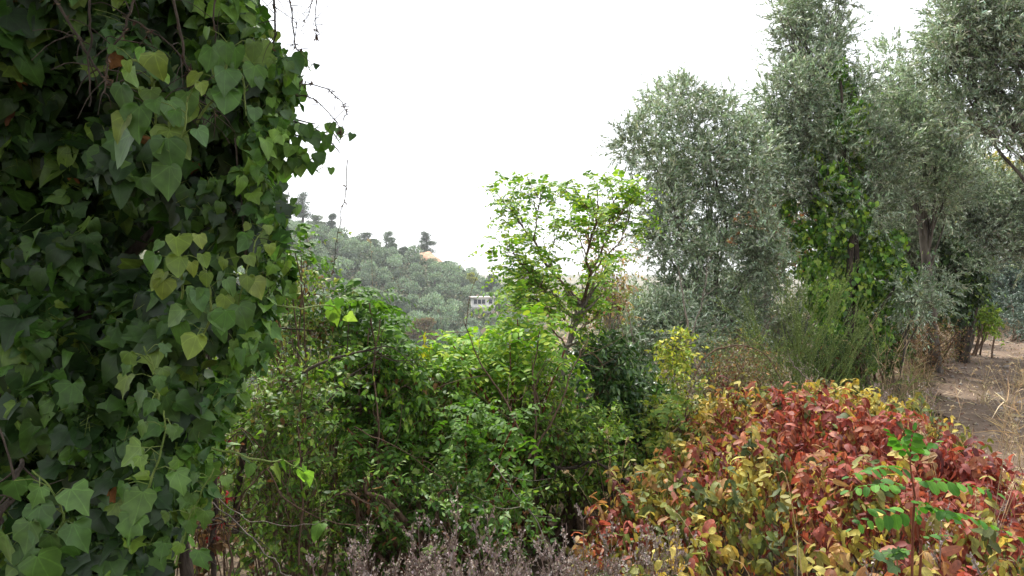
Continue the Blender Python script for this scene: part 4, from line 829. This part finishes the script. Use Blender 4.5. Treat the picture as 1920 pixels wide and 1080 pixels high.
# ------------------------------------------------------------------ dried grey herbs along the front
def herb_mesh(H, nb):
    tb = Tubes(); lv = Leaves()
    for s in range(nb):
        d = nrm(UP + R.normal(0, .22, 3) * [1, 1, 0]); l_ = H * R.uniform(.7, 1.1); o = R.normal(0, .02, 3) * [1, 1, 0]
        pt = path([o, o + d * l_ * .5 + R.normal(0, .015, 3), o + d * l_ + R.normal(0, .03, 3)], 14); tb.add(pt, taper(14, .0022, .0009), 4, lin(128, 108, 100))
        for j in range(20):
            k = R.integers(4, 14); f = k / 13; dd_ = nrm(nrm(R.normal(0, 1, 3) * [1, 1, 0]) * .55 + UP * .8 + R.normal(0, .1, 3)); bl = H * .3 * (1.15 - f) * R.uniform(.6, 1.3) + .015
            q = path([pt[k], pt[k] + dd_ * bl * .5, pt[k] + dd_ * bl + [0, 0, bl * .15]], 6); tb.add(q, taper(6, .0011, .0006), 3, lin(136, 116, 108))
            n_ = int(6 + bl * 90); f2 = R.uniform(.15, 1, n_); pp = pt[k] + dd_ * (bl * f2)[:, None] + R.normal(0, .0025, (n_, 3))
            lv.add(T_OVATE, pp, nrm(dd_ + R.normal(0, .7, (n_, 3))), rdir(n_), R.uniform(.004, .009, n_), pal(n_, [lin(150, 138, 134), lin(128, 116, 112), lin(176, 164, 156), lin(120, 116, 92)], [3, 3, 2, 1]), .3, .4, 1.5)
    me = make_mesh('stems', np.concatenate(tb.V), np.concatenate(tb.Q), 4, np.concatenate(tb.K), None, M['straw'])
    m2 = make_mesh('seed_heads', np.concatenate(lv.V), np.concatenate(lv.T), 3, np.concatenate(lv.K), np.concatenate(lv.U), M['dry'])
    return me, m2
ORD = ['first', 'second', 'third', 'fourth', 'fifth', 'sixth', 'seventh', 'eighth', 'ninth']
HM = [herb_mesh(.5, 7) for _ in range(4)]
def herb(px, d, top, k, label, grp):
    b = G(px, d); s = (P(px, top, d)[2] - b[2]) / .62
    t = thing('dried_herb', label, 'dried herb', b, grp); t.scale = (s * .8, s * .8, s); t.rotation_euler = (R.normal(0, .08), R.normal(0, .08), R.uniform(0, 6.28))
    obj('stems', HM[k % 4][0], t); obj('seed_heads', HM[k % 4][1], t)
i = 0
for px in np.linspace(640, 1280, 30):
    herb(px + R.normal(0, 12), R.uniform(2.1, 2.7), R.uniform(900, 985) + (30 if px < 800 else 0), i, 'grey-brown dried herb spray in the front row left of and before the red bush', 'dried herbs along the bottom edge'); i += 1
for oi, (px, d, top) in enumerate(sorted(((1600, 1.9, 1020), (1760, 1.85, 1020), (1840, 1.9, 985), (1870, 1.95, 955), (1905, 2.0, 940)))):
    herb(px, d, top, i, 'dried herb before the right end of the red bush, ' + ORD[oi] + ' from the left', 'dried herbs at the bottom right corner'); i += 1
for oi, (px, d, top) in enumerate(sorted(((1665, 5.7, 672), (1690, 5.6, 690), (1645, 5.7, 700), (1712, 5.6, 712)))):
    herb(px, d, top, i, 'pale mauve dried herb standing behind the crest of the red bush, ' + ORD[oi] + ' from the left', 'dried herbs behind the red bush'); i += 1
for oi, (px, d, top) in enumerate(sorted(((1815, 3.3, 830), (1850, 3.1, 850), (1880, 2.8, 880)))):
    herb(px, d, top, i, 'grey dried herb between the red bush and the dirt path, ' + ORD[oi] + ' from the left', 'dried herbs along the path side of the red bush'); i += 1

# dry grass stalks
def stalks(label, px, d, top, n_, spread, grp=None, pan=True, name='dry_grass_tuft', base=None, cols=(lin(196, 176, 140), lin(176, 150, 112))):
    b = G(px, d) if base is None else base; rt = thing(name, label, 'dry grass', b, grp); tb = Tubes(); lv = Leaves(); H = P(px, top, d)[2] - b[2]
    for i_ in range(n_):
        a_ = R.normal(0, spread, 3) * [1, 1, 0]; h = H * R.uniform(.6, 1.08); s = b + R.normal(0, .04, 3) * [1, 1, 0]; e = b + a_ * h + [0, 0, h]
        pt = path([s, (s + e) / 2 - a_ * h * .2, e, e + a_ * h * .3 + [0, 0, h * .06]], 14, .002); tb.add(pt, taper(14, .0017, .0007), 3, pal(1, cols)[0])
        if pan:
            m_ = 34; f = R.uniform(.72, 1, m_); k = (f * 13).astype(int); lv.add(T_LANCE, pt[k] + R.normal(0, .004, (m_, 3)), nrm(UP * .8 + R.normal(0, .6, (m_, 3))), rdir(m_), R.uniform(.006, .014, m_), pal(m_, cols), .2, .2)
        for _ in range(3):
            k = R.integers(0, 7); dv = nrm(R.normal(0, 1, 3) * [1, 1, .2] + UP * .8); lv.add(tmpl([(0, 0), (.02, .2), (.016, .6), (0, 1)]), pt[k][None], dv[None], rdir(1), np.array([R.uniform(.08, .22)]), pal(1, cols), 0, -.7)
    tb.build('stalks', M['straw'], rt, b); lv.build('blades', M['straw'], rt, b)
gp = 'dry grass tufts right of the path'
for oi, (px, d, top) in enumerate(sorted(((1790, 8.5, 640), (1835, 7.5, 660), (1880, 6.5, 640), (1905, 5.6, 660), (1925, 5., 690), (1900, 9., 610), (1860, 9.5, 640), (1940, 6.5, 640)), key=lambda q: q[0] + (60 if q[1] > 7 else 12))):
    stalks('tuft of thin dry grass right of the trodden path, ' + ORD[oi] + ' from the left', px + 60 if d > 7 else px + 12, d, top + 40, 12, .22, gp)
stalks('single bent dry stalk rising by the left edge of the path', 1785, 5.2, 690, 2, .2, name='dry_stalk')
stalks('tall dry grass stalks leaning right at the path edge beside the ivy column', 1660, 7.8, 590, 10, .16)
stalks('sheaf of dry grass on the verge before the brown brush', 1720, 9.5, 620, 16, .22)
stalks('dry grass fringe at the near left edge of the path', 1700, 8.6, 650, 14, .25)
stalks('fan of thin pale dry stalks standing in front of the red bush', 1560, 1.95, 935, 11, .2, cols=(lin(206, 180, 130), lin(190, 158, 110)), pan=False)
stalks('few bare straw stalks low left of the fan before the red bush', 1500, 1.9, 1010, 6, .2, pan=False)
stalks('sparse dry grass stalks among the right end of the red bush', 1830, 2.6, 850, 7, .15)
stalks('tall thin dry grass in the gap between the thicket and the red bush', 1150, 3.6, 830, 7, .12)
gq = 'thin seedy grass stalks rising over the thicket'
for px, d, top in ((630, 4.2, 480), (712, 4.3, 470), (720, 4.3, 530)):
    stalks('thin nodding seed stalk rising above the thicket in front of the hill grove', px, d, top, 1, .05, gq, name='seed_stalk')
for px, d, top, lb in ((925, 5.2, 440, 'tall bare seed stalk left of the young acacia against the sky'), (855, 5., 560, 'pale green seed spike standing before the hill grove')):
    stalks(lb, px, d, top, 3, .05, name='seed_stalk', cols=(lin(150, 136, 120), lin(128, 112, 98)))

# ------------------------------------------------------------------ ivy-covered tree on the left
base = np.array([-1.75, 2.75, -.25]); rt = thing('ivy_tree', 'old tree smothered in dark broad-leaved ivy filling the left side', 'tree', base)
tb = Tubes(); pt = path([base, base + [.06, 0, 1.], base + [-.05, .1, 2.2], base + [.1, 0, 3.6]], 30, .02); tb.add(pt, taper(30, .2, .13) * R.uniform(.92, 1.08, 30), 12); tb.build('trunk', M['bark'], rt, base)
for pts, r in (([(300, 1080, 2.4), (305, 900, 2.4), (290, 780, 2.4), (270, 600, 2.5)], .03), ([(350, 1080, 2.5), (330, 900, 2.5), (345, 760, 2.5), (390, 640, 2.5), (400, 500, 2.5)], .022), ([(400, 1080, 2.6), (403, 900, 2.6), (398, 760, 2.6), (385, 600, 2.6)], .009),
               ([(-20, 690, 2.0), (10, 640, 2.0), (40, 560, 2.1)], .012), ([(-20, 1020, 1.5), (20, 920, 1.55), (40, 860, 1.7)], .009), ([(100, 560, 2.3), (240, 480, 2.3), (420, 300, 2.3), (520, 200, 2.4)], .02), ([(100, 300, 2.4), (260, 120, 2.4), (330, -60, 2.4)], .03), ([(170, 1080, 2.3), (190, 800, 2.3), (150, 560, 2.3), (120, 300, 2.3)], .035)):
    t2 = Tubes(); p = np.array([P(*q) for q in pts]); n_ = 24; q = path(p, n_, .008); t2.add(q, taper(n_, r, r * .5), 8)
    for j in range(6):
        k = R.integers(3, n_ - 1); dv = rdir(1)[0]; l_ = R.uniform(.1, .4); t2.add(path([q[k], q[k] + dv * l_ * .5 + R.normal(0, .03, 3), q[k] + dv * l_], 8, .004), taper(8, r * .3, r * .08), 5)
    t2.build('ivy_stem', M['bark'], rt, base)
poly_dark = [(-160, -160), (440, -160), (480, 0), (490, 60), (515, 130), (515, 220), (500, 300), (515, 400), (510, 520), (490, 600), (470, 680), (420, 740), (400, 800), (370, 860), (340, 960), (330, 1180), (-160, 1180)]
bl = fill(poly_dark, 2.2, .3, 62, 130, .3)
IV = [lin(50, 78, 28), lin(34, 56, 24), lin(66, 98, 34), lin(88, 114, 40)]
def ivy_leaves(lv, tb, bl, n_, size, cols, wts=None, rmin=.5, tm=None, lobed=.6, facing=1., stalk=True):
    o, u, f = in_blobs(bl, n_, rmin, 1.05)
    vw = nrm(np.array([0, 0, EYE]) - o + np.array([.25, 0, .6]))
    ax = nrm(-UP * R.uniform(.2, 1.1, (n_, 1)) + u * .3 + R.normal(0, .38, (n_, 3))); nm = nrm(u * .5 + vw * .55 * facing + UP * .35 + R.normal(0, .38, (n_, 3)))
    sz = size * np.exp(R.normal(-.08, .33, n_)).clip(.35, 1.35) * (np.linalg.norm(o - np.array([0, 0, EYE]), axis=1) / 2.1).clip(.72, 1.1); c = pal(n_, cols, wts, .16)
    q_ = R.uniform(size=n_); k1 = q_ < lobed * .6; k2 = (q_ >= lobed * .6) & (q_ < lobed); k3 = (q_ >= lobed) & (q_ < .5 + lobed / 2); k4 = q_ >= .5 + lobed / 2
    for k, t_, w_, cu in ((k1, T_IVY, 1.1, -.25), (k2, T_LOBED, 1.05, -.4), (k3, T_HEART, 1., -.3), (k4, T_HEART, .78, -.6)): lv.add(t_, o[k], ax[k], nm[k], sz[k], c[k], .3, cu, w_)
    if stalk:
        l_ = sz * R.uniform(.6, 1.3, n_); dv = nrm(-ax * .6 - nm * .6 + R.normal(0, .3, (n_, 3))); tt = np.linspace(0, 1, 4)
        tb.add(o[:, None] + dv[:, None] * (l_[:, None] * tt)[..., None] - UP * (.25 * l_[:, None] * tt ** 2)[..., None] * .6, .0009, 3)
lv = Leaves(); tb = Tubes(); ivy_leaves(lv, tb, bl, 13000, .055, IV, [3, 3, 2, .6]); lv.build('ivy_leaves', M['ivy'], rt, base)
tb.build('leaf_stalks', M['green_stem'], rt, base)
lv = Leaves(); o, u, f = in_blobs(bl, 90, .85, 1.05); lv.add(T_IVY, o, nrm(-UP + R.normal(0, .4, (90, 3))), rdir(90), R.uniform(.03, .06, 90), pal(90, [lin(96, 64, 44), lin(120, 84, 50)]), .5, .5); lv.build('dead_leaves', M['dry'], rt, base)
lv = Leaves(); tb2 = Tubes(); rim = []
for x_, y_ in ((450, -20), (458, 20), (470, 60), (488, 95), (512, 120), (530, 150), (515, 190), (520, 235), (500, 265), (492, 300), (480, 340), (500, 380), (515, 420), (505, 470), (515, 520), (500, 570), (480, 610), (470, 655), (440, 700), (420, 745), (400, 800), (385, 850), (350, 930)):
    rim += [blob(x_ + R.normal(-6, 12), y_ + R.normal(0, 10), 2.05 + R.uniform(-.2, .2), R.uniform(18, 34)) for _ in range(3)]
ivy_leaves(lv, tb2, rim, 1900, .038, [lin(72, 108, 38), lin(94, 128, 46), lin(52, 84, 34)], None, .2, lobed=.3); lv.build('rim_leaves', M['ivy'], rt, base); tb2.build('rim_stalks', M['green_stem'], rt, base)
# a denser core so that the inside stays closed
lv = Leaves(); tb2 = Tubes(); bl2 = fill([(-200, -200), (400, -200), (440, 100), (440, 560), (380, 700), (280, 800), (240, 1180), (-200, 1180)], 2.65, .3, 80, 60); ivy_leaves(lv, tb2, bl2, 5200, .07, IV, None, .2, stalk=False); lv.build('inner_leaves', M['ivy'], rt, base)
# unseen crown above the frame, extended over the viewer to shade ivy and thicket
bl3 = []
for _ in range(90):
    y_ = R.uniform(-1.8, 3.6); bl3.append((np.array([R.uniform(-3.2, .2), y_, R.uniform(0, 1.1) + max(2.75, 2.5 + .36 * y_ + .3)]), np.array([.5, .5, .35])))
lv = Leaves(); ivy_leaves(lv, tb2, bl3, 11000, .1, IV, None, .2, stalk=False); lv.build('overhead_shade_leaves', M['ivy'], rt, base)
# young pale shoots proud of the mass
YL = [lin(94, 114, 42), lin(108, 124, 46), lin(78, 104, 40), lin(66, 96, 44)]
def ivy_shoot(pts, n_, size, cols, tm=T_HEART, r=.003, spread=.5):
    cols = cols + [IV[2]]
    p = np.array([P(*q) for q in pts]); q = path(p, 20, .003); t2 = Tubes(); t2.add(q, taper(20, r, r * .5), 6); lv = Leaves()
    k = (2 + np.arange(n_) * 17.5 / n_).astype(int); ph = np.arange(n_) * 2.4 + R.uniform(0, 6); sd = np.stack([np.cos(ph), -np.abs(np.sin(ph)) * .7 - .2, np.sin(ph) * .35], -1)
    l_ = size * R.uniform(.5, 1.2, n_); e = q[k] + nrm(sd) * l_[:, None] + UP * .012
    mid_ = (q[k] + e) / 2 + UP * (.15 * l_)[:, None]
    t2.add(np.stack([q[k], mid_, e], 1), .0011, 4)
    lv.add(tm, e, nrm(sd * .45 * spread - UP * .85 + R.normal(0, .2, (n_, 3))), nrm(nrm(sd) * .5 + [.15, -.75, .55] + R.normal(0, .22, (n_, 3))), size * R.uniform(.6, 1.15, n_) * np.linspace(1.1, .7, n_), pal(n_, cols, None, .1), .18, -.2)
    o = t2.build('ivy_shoot', M['green_stem'], rt, base); me = lv.build('leaves', M['ivy'], o, base)
ivy_shoot([(300, 290, 1.45), (292, 220, 1.42), (288, 140, 1.4)], 9, .072, YL)
ivy_shoot([(290, 190, 1.45), (280, 130, 1.4), (245, 110, 1.4)], 8, .035, [lin(92, 126, 48), lin(110, 140, 56)])
ivy_shoot([(370, 230, 1.5), (410, 170, 1.5), (428, 100, 1.5), (440, 90, 1.5)], 9, .055, YL)
ivy_shoot([(430, 110, 1.6), (455, 150, 1.6), (462, 220, 1.6)], 8, .055, YL)
ivy_shoot([(300, 330, 1.45), (345, 250, 1.4), (350, 180, 1.4)], 7, .06, YL)
ivy_shoot([(340, 560, 1.55), (337, 490, 1.5), (335, 440, 1.5)], 9, .05, YL)
ivy_shoot([(380, 640, 1.6), (395, 560, 1.55), (375, 480, 1.55)], 12, .052, YL)
ivy_shoot([(300, 760, 1.5), (290, 700, 1.5), (270, 650, 1.5)], 8, .05, YL, T_IVY)
ivy_shoot([(250, 980, 1.5), (300, 850, 1.5), (310, 770, 1.5)], 9, .055, [lin(96, 124, 50), lin(80, 108, 46)], T_IVY)
ivy_shoot([(80, 1040, 1.4), (120, 960, 1.4), (60, 880, 1.4)], 9, .07, [lin(76, 106, 46), lin(66, 94, 42)], T_IVY)
ivy_shoot([(330, 1060, 1.7), (360, 960, 1.7), (400, 880, 1.7)], 10, .05, [lin(96, 124, 50), lin(80, 108, 46)], T_IVY)
ivy_shoot([(420, 620, 1.8), (450, 560, 1.8), (470, 480, 1.8), (500, 420, 1.9)], 16, .05, YL)
ivy_shoot([(495, 300, 2.1), (535, 312, 2.1), (580, 300, 2.15), (620, 268, 2.2)], 22, .042, [lin(74, 106, 44), lin(96, 126, 52)])
ivy_shoot([(480, 130, 2.2), (520, 120, 2.2), (560, 110, 2.2), (585, 135, 2.2)], 14, .036, IV)
ivy_shoot([(500, 230, 2.2), (530, 205, 2.2), (560, 200, 2.2)], 9, .036, IV)
ivy_shoot([(470, 60, 2.3), (500, 70, 2.3), (515, 110, 2.3)], 10, .036, YL)
ivy_shoot([(490, 370, 2.1), (510, 355, 2.1), (530, 350, 2.1)], 8, .04, IV)
SPR = [lin(74, 106, 40), lin(96, 128, 50), lin(58, 90, 36)]
ivy_shoot([(500, 270, 2.1), (540, 290, 2.1), (580, 305, 2.1), (600, 325, 2.15)], 18, .046, SPR)
ivy_shoot([(500, 240, 2.1), (545, 250, 2.1), (590, 262, 2.1), (618, 245, 2.15), (640, 270, 2.15)], 18, .044, SPR)
ivy_shoot([(510, 150, 2.1), (545, 130, 2.1), (570, 120, 2.1)], 10, .036, SPR)
ivy_shoot([(480, 200, 2.0), (520, 215, 2.0), (545, 235, 2.0)], 10, .042, SPR)
ivy_shoot([(500, 420, 2.1), (530, 400, 2.1), (555, 385, 2.1)], 9, .036, SPR)
# hanging dry stems with dead knots
def dry_vine(label, pts, r, tufts, name='dry_vine', side=10):
    p = np.array([P(*q) for q in pts]); n_ = 30; q = path(p, n_, .0025); t = thing(name, label, 'dry vine', p[0]); tb = Tubes(); tb.add(q, taper(n_, r, r * .5), 5)
    for j in range(side):
        k = R.integers(2, n_); dv = nrm(R.normal(0, 1, 3) + [0, 0, -.3]); l_ = R.uniform(.02, .12); tb.add(path([q[k], q[k] + dv * l_ * .6, q[k] + dv * l_ + [0, 0, -.02]], 6, .001), taper(6, r * .5, r * .25), 4)
    tb.build('stem', M['bark'], t, p[0])
    if tufts:
        lv = Leaves(); k = np.repeat(R.integers(3, n_, tufts), 5); m_ = len(k); lv.add(T_LANCE, q[k] + R.normal(0, .002, (m_, 3)), rdir(m_), rdir(m_), R.uniform(.005, .014, m_), pal(m_, [lin(76, 60, 52), lin(104, 86, 72)]), .3, .3); lv.build('withered_knots', M['dry'], t, p[0])
dry_vine('straight dark vine hanging vertically down the ivy at upper left', [(168, -60, 1.5), (167, 60, 1.5), (169, 200, 1.5)], .003, 0, side=2)
dry_vine('thick dark vine slanting across the top of the ivy', [(90, -20, 1.6), (140, 60, 1.6), (190, 140, 1.6), (230, 170, 1.6)], .0035, 4)
dry_vine('tangled dry vine looping through the top of the ivy', [(255, -20, 1.5), (235, 50, 1.5), (205, 110, 1.5), (195, 175, 1.5)], .0028, 8, side=16)
dry_vine('dark dry vine dropping in front of the pale upper shoots', [(320, -20, 1.5), (345, 100, 1.5), (372, 190, 1.5), (385, 250, 1.5)], .003, 6)
dry_vine('dry vine crossing the upper ivy from top left to right', [(230, 30, 1.5), (300, 70, 1.5), (350, 120, 1.5), (360, 180, 1.5)], .0022, 8, side=14)
dry_vine('thin dry vine hanging from the top along the right rim of the ivy', [(405, -30, 1.7), (402, 60, 1.7), (410, 130, 1.7), (400, 260, 1.75)], .0022, 4)
dry_vine('knotty dry vine hanging against the sky nearest the ivy rim', [(512, -40, 2.), (515, 30, 2.), (516, 70, 2.), (502, 110, 2.)], .0028, 9)
dry_vine('knotty dry vine hanging against the sky, the middle one', [(540, -40, 2.), (548, 30, 2.), (555, 85, 2.), (572, 110, 2.)], .0024, 12)
dry_vine('fine dry vine hanging against the sky, farthest from the ivy', [(589, -40, 2.), (592, 30, 2.), (594, 60, 2.), (592, 75, 2.)], .0016, 5)
dry_vine('fine slanting vine between the hanging ones against the sky', [(588, -10, 2.), (578, 25, 2.), (565, 50, 2.)], .0014, 4)
dry_vine('upper arched dry vine curving out over the sky from the ivy', [(500, 155, 2.1), (560, 156, 2.1), (610, 165, 2.1), (640, 190, 2.1), (652, 215, 2.1)], .0022, 16)
dry_vine('lower arched dry vine curving out to meet the ivy spray', [(490, 185, 2.1), (560, 178, 2.1), (600, 195, 2.1), (635, 235, 2.1), (638, 265, 2.1)], .0022, 12)
dry_vine('very long thin vine dangling from the ivy spray down past the ridge', [(652, 300, 2.1), (648, 360, 2.1), (632, 440, 2.1), (626, 510, 2.1)], .0015, 9, side=4)
dry_vine('dark vine hanging down the right rim of the ivy to the thicket', [(440, 260, 1.9), (455, 400, 1.9), (465, 480, 1.9), (500, 520, 2.0)], .0026, 5)
dry_vine('thin vertical twig standing in front of the ridge beside the ivy', [(540, 360, 2.8), (538, 420, 2.8), (533, 500, 2.8), (528, 560, 2.8)], .002, 4)
# red-leaved creeper strand
shrub('red_creeper', 'thin creeper strand with small dark red leaves at the lower edge of the ivy', 'creeper', 402, 2.6, [(388, 720), (425, 720), (420, 860), (418, 1040), (392, 1040), (396, 860)], .05, 12, 22, 26, 4, .07, T_OVATE, .022, [lin(130, 36, 40), lin(104, 30, 36)], mt='autumn', stems=5, hang=.7, drop=.5, r0=.003, st='twig')
shrub('withered_vine', 'clump of withered tan leaves low in the gap beside the ivy', 'vine', 370, 2.7, [(340, 920), (400, 880), (420, 980), (380, 1060), (340, 1040)], .1, 20, 8, 34, 4, .1, T_IVYS, .034, [lin(92, 72, 48), lin(112, 90, 60)], mt='dry', stems=5, hang=.7, drop=.3, r0=.004, st='twig')
# ------------------------------------------------------------------ air
vb, qb = [], []; box(vb, qb, -1400, 1400, -1400, 1560, -60, 60)
m, nt, o_ = mat('air'); pv = N(nt, 'ShaderNodeVolumePrincipled'); pv.inputs['Color'].default_value = (.92, .95, 1, 1); pv.inputs['Density'].default_value = .00045; pv.inputs['Anisotropy'].default_value = .3
nt.links.new(pv.outputs[0], o_.inputs['Volume'])
hz = obj('haze', make_mesh('haze', np.array(vb, float), np.array(qb), 4, m=m, smooth=False)); hz['kind'] = 'stuff'; hz['label'] = 'thin pale haze in the air over the valley and hillside'; hz['category'] = 'haze'
